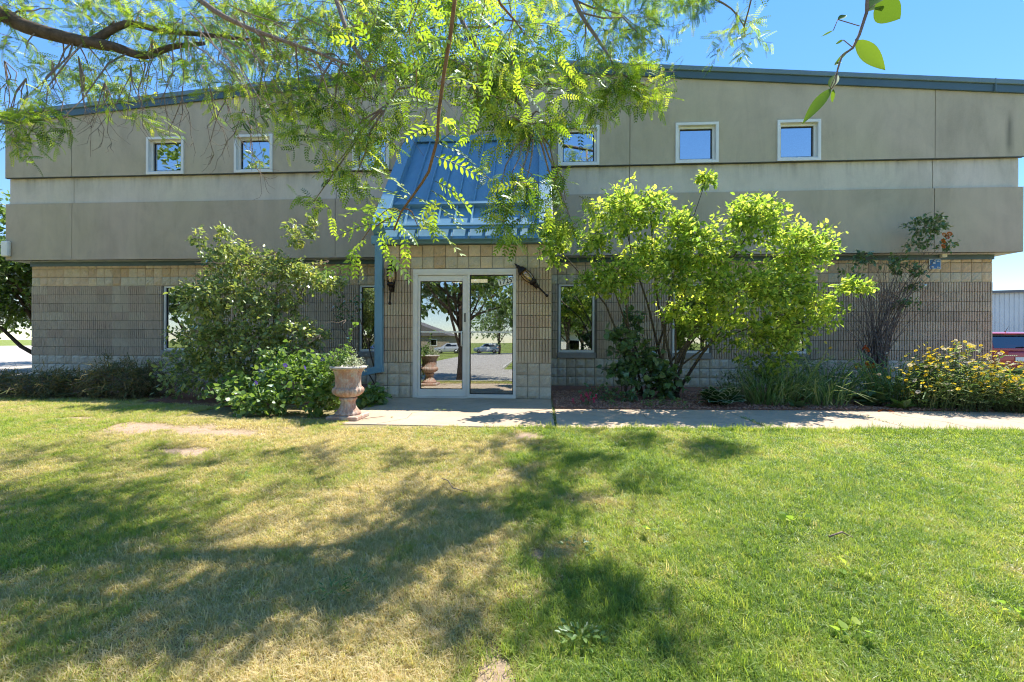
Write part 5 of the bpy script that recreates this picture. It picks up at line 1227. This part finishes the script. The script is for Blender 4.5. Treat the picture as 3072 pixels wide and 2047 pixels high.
L9 = limb([L3[23], A(1500,-140,5.6), A(1600,-30,5.4), A(1680,20,5.4), A(1715,70,5.4)], .03, .004, 'twig', n=6)
main = L1 + L2 + L3 + L4 + L5 + L6 + L7 + L8 + L9
CP, CD, CS, TW, HANG, CB = [], [], [], [], [], []
def cluster(c, r, n, droop, lsz=(.12,.18), link=True, per=(6, 10), small=False):
    """hanging twigs round c with feathery leaves along both sides"""
    c = Vector(c)
    if link:
        b = min(main, key=lambda p: (p-c).length + .5*max(0, c.z-p.z))
        HANG.append((curve_pts(b, c, -.04, 4, .05), .010, .004, 5))
    for _ in range(n):
        d = Vector(rng.normal(size=3)); d.z = d.z*.5 - droop; d.normalize()
        s0 = c + Vector(rng.normal(size=3))*r*.35; L = r*rng.uniform(.6, 1.25); e = s0 + d*L
        pts = curve_pts(s0, e, -.06*L, 4, .05); HANG.append((pts, .0035, .0015, 3))
        k = rng.randint(*per)
        for j in range(k):
            u = (j+rng.rand())/k; i0 = min(int(u*4), 3); p = pts[i0].lerp(pts[i0+1], u*4-i0)
            side = Vector(rng.normal(size=3)); side -= d*side.dot(d); side.normalize()
            dd = (side*1.0 + d*.55 + Vector((0, 0, -.35))).normalized(); CP.append(p); CD.append(dd); CS.append(rng.uniform(*lsz)); CB.append(lsz[1] == .151)
# (px, py, depth, radius in metres, twigs, droop): the foliage in view
VIEW = [(30,20,5.2,.45,14,.3), (120,20,5.3,.45,16,.3), (230,25,5.3,.45,18,.3), (330,20,5.3,.45,18,.3), (420,40,5.3,.45,18,.3), (60,110,5.0,.4,8,.6), (150,150,5.2,.4,8,.7), (250,60,5.4,.35,12,.3), (265,205,5.6,.35,16,.2), (220,190,5.5,.3,8,.2), (90,215,4.9,.3,7,.7), (330,170,5.3,.35,9,.4), (400,150,5.3,.4,12,.4), (30,280,4.6,.32,12,.2), (130,285,4.6,.28,10,.2), (60,320,4.6,.25,5,.2), (320,240,5.2,.3,5,.6),
    (470,60,5.2,.45,20,.3), (560,30,5.0,.45,22,.3), (640,60,4.9,.45,24,.4), (560,120,5.0,.4,16,.4), (500,150,5.2,.4,12,.5), (640,150,4.7,.4,22,.4), (720,40,4.7,.45,24,.3), (800,50,4.4,.45,24,.3), (720,140,4.5,.4,22,.4), (800,150,4.3,.4,24,.4), (620,230,4.6,.35,20,.5), (690,240,4.4,.35,22,.5), (760,250,4.2,.35,24,.5), (600,270,4.6,.25,8,.7), (700,310,4.2,.25,12,.6), (830,240,4.0,.35,20,.5), (790,330,3.9,.28,18,.7), (850,330,3.8,.28,14,.7), (820,400,3.8,.22,10,.8), (770,380,3.9,.2,8,.9), (720,465,4.0,.2,7,.2),
    (880,60,3.9,.4,22,.3), (900,150,3.7,.36,22,.4), (960,80,3.6,.36,20,.3), (880,280,3.6,.28,12,.5), (950,200,3.5,.3,16,.4), (1080,60,3.5,.36,20,.3), (1150,120,3.4,.34,22,.4), (1060,150,3.4,.34,18,.4), (1110,220,3.3,.32,22,.4), (1190,210,3.3,.32,24,.4), (1160,280,3.2,.28,18,.5), (1240,260,3.4,.3,24,.5), (1230,150,3.6,.34,22,.4), (1290,200,3.6,.32,20,.5), (1250,60,3.7,.34,12,.4), (1180,390,3.0,.2,9,.9), (1150,430,3.0,.2,8,.9), (1200,450,3.0,.2,12,.5), (1160,500,2.95,.16,8,.9), (1270,300,3.5,.22,7,.7), (1285,410,3.5,.18,7,.9), (1300,460,3.5,.18,8,.9), (1310,500,3.5,.15,6,.9),
    (1340,190,4.2,.32,16,.4), (1400,180,4.2,.32,18,.4), (1450,180,4.2,.3,18,.3), (1490,190,4.3,.22,10,.2), (1350,40,4.8,.4,12,.6), (1410,50,4.8,.38,14,.6), (1460,60,4.8,.34,12,.7), (1500,100,4.8,.25,6,.9), (1340,110,4.6,.3,8,.5), (1610,10,5.4,.3,5,.8), (1690,40,5.4,.3,8,.8), (1710,85,5.4,.22,6,.9), (1560,0,5.4,.25,4,.9)]
for px, py, d, r, n, dr in VIEW: cluster(A(px, py, d), r, max(2, int(n*(.9 if px < 450 else (.5 if py > 290 and px > 700 else ((.46 if px > 840 else .62) if py > 140 and px > 560 and px < 1330 else .92))))), dr, (.12,.18) if d > 4.25 else (.10,.151), per=(8, 13))
# bare hanging twigs on the left
for px, py, L, n in ((180,130,1.0,4), (120,140,.9,3), (240,190,.7,4), (300,150,.8,4), (420,200,.7,3), (480,190,.8,3), (520,230,.7,3), (560,250,.9,3), (60,180,.9,4), (350,90,.9,4), (410,60,1.0,3), (10,140,.9,4)):
    a = A(px, py, 5.1)
    for k in range(n):
        e = a + Vector((R.uniform(-.3,.45), R.uniform(-.2,.2), -L*R.uniform(.55,1.1))); pts = curve_pts(a, e, .06, 5, .06); HANG.append((pts, .006, .002, 4))
        for j in range(3):
            q = pts[R.randint(2, 5)]; HANG.append((curve_pts(q, q+Vector((R.uniform(-.25,.3), R.uniform(-.1,.1), R.uniform(-.25,.05))), .03, 3, .1), .003, .0015, 3))
for i in range(75):   # long drooping shoots through the middle of the crown
    px, py = R.uniform(430, 1000), R.uniform(-10, 160); d = R.uniform(3.4, 5.0)
    a = A(px, py, d); L = R.uniform(.5, 1.3); e = a + Vector((L*R.uniform(.1,.8), R.uniform(-.2,.2), -L*R.uniform(.3,.8))); HANG.append((curve_pts(a, e, -.05*L, 5, .03), R.uniform(.004,.008), .0015, 4))
    for j in range(2):
        q = e.lerp(a, R.uniform(.1,.6)); HANG.append((curve_pts(q, q+Vector((R.uniform(-.1,.3), R.uniform(-.1,.1), -R.uniform(.05,.3))), -.02, 3, .08), .003, .0012, 3))
# crown above the frame that shades the lawn: (shadow x, shadow y, height, radius, twigs)
SH = [(2.75,-5.5,7.2,.30,26), (3.05,-5.4,7.3,.25,18), (2.35,-5.2,7.2,.25,12), (2.0,-5.0,7.2,.3,10), (1.9,-5.9,7.0,.2,8), (-1.9,-7.2,5.6,.5,30), (-1.1,-7.4,5.6,.5,34), (-.4,-7.5,5.6,.4,26), (-1.5,-6.9,6,.45,24), (-3,-6.2,6.3,.5,28), (-2.2,-6.0,6.3,.5,26), (-1.4,-6.2,6.3,.5,26), (-.5,-6.1,6.3,.32,16), (.25,-5.95,6.3,.32,16), (.8,-5.75,6.4,.3,14), (-.3,-6.65,6.2,.25,10), (-.9,-5.7,6.3,.2,8), (-3.4,-6.9,6.2,.5,24), (-4.3,-6.4,6.2,.5,26), (-5.2,-5.7,6.2,.55,26),
      (1.25,-5.4,6.6,.28,14), (1.4,-5.8,6.6,.25,14), (1.3,-6.4,6.5,.28,18), (1.4,-6.9,6.3,.25,14), (1.65,-6.15,6.5,.22,8), (1.45,-7.75,5.2,.2,12), (1.55,-7.9,5.1,.22,14), (1.35,-7.5,5.3,.16,8), (1.7,-8.0,5.2,.15,8),
      (-.2,-8.15,5.2,.25,14), (.1,-8.0,5.2,.25,14), (.35,-7.75,5.3,.25,12), (.65,-7.55,5.3,.22,10), (.95,-7.35,5.4,.25,12), (1.0,-7.8,5.2,.25,10), (.85,-7.1,5.6,.25,8), (1.15,-8.1,5.2,.22,10), (-.7,-8.2,5.4,.35,20), (.55,-6.75,5.8,.25,8)]
for x, y, h, r, n in SH:
    x, y, t_ = dn(x, y); h += float(gz(x, y)); r *= t_; cluster((x+SUN.x/SUN.z*h, y+SUN.y/SUN.z*h, h+float(gz(x, y))), r*.80, int(n*(.75 if x > 1.1 else .50))+1, .1, (.15,.22), True, (8, 11))
for i in range(26):   # the rest of the crown round the trunk
    a = R.uniform(0, 6.283); q = 3.6*math.sqrt(R.random()); cluster((-7.3+q*math.cos(a), -8.2+q*math.sin(a)*.8, R.uniform(5.2,7.6)), .7, 22, .1, (.2,.3), True, (7, 10))
CP, CD, CS = np.array([tuple(p) for p in CP]), np.array([tuple(p) for p in CD]), np.array(CS)
CB = np.array(CB)
foliage('crown', COMP, CP[~CB], CD[~CB], CS[~CB], M['locust_far'], LT, jit=.6); foliage('lower_crown', COMPB, CP[CB], CD[CB], CS[CB], M['locust_far'], LT, jit=.6)
f = MB()
for pts, r0, r1, n in HANG: f.tube(pts, taper(r0, r1, len(pts)-1), n, False)
f.build('twigs', M['twig'], LT, kind='stuff')

# ---- near sprays with leaves big enough to count
def spray(stem_px, d, r0, leaves, nmax, seed, mt='redtwig'):
    rr = np.random.RandomState(seed)
    top = A(*stem_px[0], d); b = min(L3+L4, key=lambda p: (p-top).length)
    pts = [b, b.lerp(top, .6)+Vector((0, 0, .3)), top] + [A(*q, d) for q in stem_px[1:]]
    f = MB(); f.tube(pts, [r0*1.5, r0*1.2] + taper(r0, r0*.35, len(stem_px)-1), 7); br = f.build('spray', M[mt], LT)
    one = leaf_single('leaf', T([(0,0,0), (.17,.35,.03), (.16,.70,.03), (0,1,-.04), (-.16,.70,.03), (-.17,.35,.03)], [(0,1,2,3), (0,3,4,5)]), M['locust'])
    off = rootloc(br); cnt = 0
    for (bx, by), (tx, ty), npair, dd, lsz in leaves:
        a, e = A(bx, by, d), A(tx, ty, d+dd); L = (e-a).length
        axis = (e-a).normalized(); nr = Vector((rr.normal()*.5, -.55+rr.normal()*.35, .65)); nr = (nr - axis*nr.dot(axis)).normalized(); sd = axis.cross(nr)
        cp = [a + axis*L*u + nr*(.10*L*math.sin(math.pi*u*.9)) for u in [0,.2,.4,.6,.8,1]]
        f = MB(); f.tube(cp, taper(.0013,.0006,5), 4, False); f.build('leaf_stalk', M['strapstem'], br)
        for k in range(npair):
            u = .10+.90*k/(npair-1); i0 = min(int(u*5), 4); p = cp[i0].lerp(cp[i0+1], u*5-i0)
            for sg in (-1, 1):
                if cnt >= nmax: break
                y = (sd*sg*math.sin(rad(66-18*u)) + axis*math.cos(rad(66-18*u)) + nr*rr.normal()*.16).normalized(); z = (nr + Vector(rr.normal(size=3))*.22).normalized(); x = y.cross(z).normalized(); z = x.cross(y)
                s_ = lsz*(1-.5*abs(u-.45)**1.4)*rr.uniform(.88,1.1)
                o = bpy.data.objects.new('leaf', one); C.objects.link(o); o.parent = br
                o.matrix_basis = Matrix.Translation(p-off) @ Matrix((x, y, z)).transposed().to_4x4() @ Matrix.Scale(s_, 4); cnt += 1
spray([(1048,-40), (1045,0), (1035,80), (1020,170), (1008,260), (1005,320), (985,395), (970,420), (945,455), (922,487), (905,530)], 1.15, .0062,
    [((944,453),(868,398),9,.03,.030), ((1003,328),(1098,400),8,-.03,.030), ((1000,360),(1094,404),8,.05,.028), ((999,416),(1072,478),9,-.03,.028), ((991,438),(1057,505),9,.04,.026), ((950,453),(1050,525),10,-.06,.028),
     ((921,487),(1054,588),10,-.04,.028), ((940,463),(840,438),9,.04,.028), ((921,487),(795,500),9,.06,.026), ((910,510),(780,545),8,-.03,.026), ((1012,250),(912,245),9,.05,.030), ((1018,180),(1110,210),8,.06,.028), ((1035,90),(960,120),8,-.04,.028), ((1040,40),(1100,20),8,.02,.028), ((1028,130),(930,190),8,.06,.028), ((1010,290),(935,320),8,.06,.026), ((1004,330),(1075,280),8,.07,.026)], 300, 3)
spray([(1130,-40), (1150,10), (1185,50), (1205,80)], 1.35, .005,
    [((1195,60),(1300,72),9,.0,.036), ((1185,50),(1262,205),10,-.05,.036), ((1150,10),(1240,30),8,.05,.034), ((1180,50),(1120,250),11,.0,.032), ((1165,30),(1100,130),9,.06,.032), ((1205,80),(1235,165),8,.05,.032)], 120, 4)
# leaf sprays just behind: joined feathery leaves
SP, SD, SS = [], [], []
for px, py, d, n, r in ((1000,40,1.5,16,.10), (930,90,1.7,16,.14), (1080,100,1.6,18,.13), (1120,30,1.7,18,.14), (960,230,1.7,9,.12), (1090,250,1.7,10,.12), (870,500,1.5,13,.10), (960,520,1.4,9,.08), (830,555,1.5,9,.08), (1180,160,1.8,13,.12)):
    c = A(px, py, d)
    for k in range(n): SP.append(tuple(c+Vector(rng.normal(size=3))*r*.6)); q = rng.normal(size=3); q[2] -= .5; SD.append(q); SS.append(rng.uniform(.07,.11))
foliage('near_leaves', COMPB, np.array(SP), np.array(SD), np.array(SS), M['locust'], LT, kind='stuff')
f = MB()
for px, py, d, e in ((930,90,1.7,(1000,-60)), (1080,260,1.7,(1120,-60)), (960,250,1.7,(940,-60)), (870,500,1.5,(921,487)), (1180,160,1.8,(1170,-60)), (960,520,1.4,(930,480)), (830,555,1.5,(900,500))):
    f.tube(curve_pts(A(*e, d), A(px, py, d), -.02, 4, .04), taper(.003,.0012,4), 5, False)
f.build('near_twigs', M['redtwig'], LT, kind='stuff')

# ---- thin branch with broad leaves at the top right
t = thing('hanging_branch', A(1990, -60, .8), 'thin branch with a few broad leaves hanging into the sky at top right', 'branch')
d = .8; pts = [A(2060,-900,1.0), A(2040,-300,.9), A(1995,-40,d), A(1992,28,d), A(1975,80,d), A(1960,110,d), A(1935,128,d), A(1925,160,d), A(1920,190,d), A(1910,205,d)]
f = MB(); f.tube(pts, taper(.0040,.0010,len(pts)-1), 5); f.build('stem', M['twig'], t)
BL = T([(0,0,0), (.13,.18,.02), (.20,.45,.03), (.14,.78,.01), (0,1,-.05), (-.14,.78,.01), (-.20,.45,.03), (-.13,.18,.02), (0,.18,-.015), (0,.45,-.02), (0,.78,-.03)], [(0,1,8,7), (8,1,2,9), (7,8,9,6), (9,2,3,10), (6,9,10,5), (10,3,4,4), (5,10,4,4)])
BLq = T(BL[0], [(0,1,8,7), (8,1,2,9), (7,8,9,6), (9,2,3,10), (6,9,10,5)])
bv, bf = [], []
for j in range(10):
    yy = j/9; ww = .185*math.sin(math.pi*min(1, yy**.85))**.9*(1-.25*yy)
    bv += [(-ww, yy, .035*ww/.18 - .06*yy*yy), (0, yy, -.012 - .06*yy*yy), (ww, yy, .035*ww/.18 - .06*yy*yy)]
for j in range(9): bf += [(j*3, j*3+1, j*3+4, j*3+3), (j*3+1, j*3+2, j*3+5, j*3+4)]
f = MB(); f.add(bv, bf, True); bm_ = f.mesh('leaf', M['broad'])
for (bx, by), (tx, ty), wd, tw_ in (((1965,92),(2038,163),1.0,.2), ((1910,203),(1843,283),1.0,.5), ((2012,10),(2072,45),1.9,.0), ((1992,26),(2032,-12),1.4,.2), ((1938,92),(1918,102),.8,.2), ((1950,115),(1915,150),.7,.2), ((1908,203),(1925,165),1.0,.1), ((1915,205),(1912,238),.8,.2), ((1925,45),(1948,32),.7,.2), ((1915,70),(1885,85),.5,.2), ((1918,150),(1935,140),.6,.2)):
    a, e = A(bx, by, d), A(tx, ty, d+.02); L = (e-a).length; y = (e-a).normalized(); vw = (a-Vector((CX,CY,CZ))).normalized(); z = (-vw + Vector((0,0,tw_*1.2))); z = (z-y*z.dot(y)).normalized(); x = y.cross(z)
    o = bpy.data.objects.new('leaf', bm_); C.objects.link(o); o.parent = t; o.matrix_basis = Matrix.Translation(a-t.location) @ Matrix((x, y, z)).transposed().to_4x4() @ Matrix.Diagonal((L*wd*.9, L, L, 1))
f = MB()
for a, b in (((1975,80),(1965,92)), ((1960,110),(1938,92)), ((1990,25),(2012,10)), ((1992,28),(1992,26)), ((1975,60),(1925,45)), ((1925,45),(1915,70)), ((1925,160),(1908,203))): f.tube([A(*a, d), A(*b, d)], .0008, 4)
f.build('leaf_stalk', M['twig'], t)
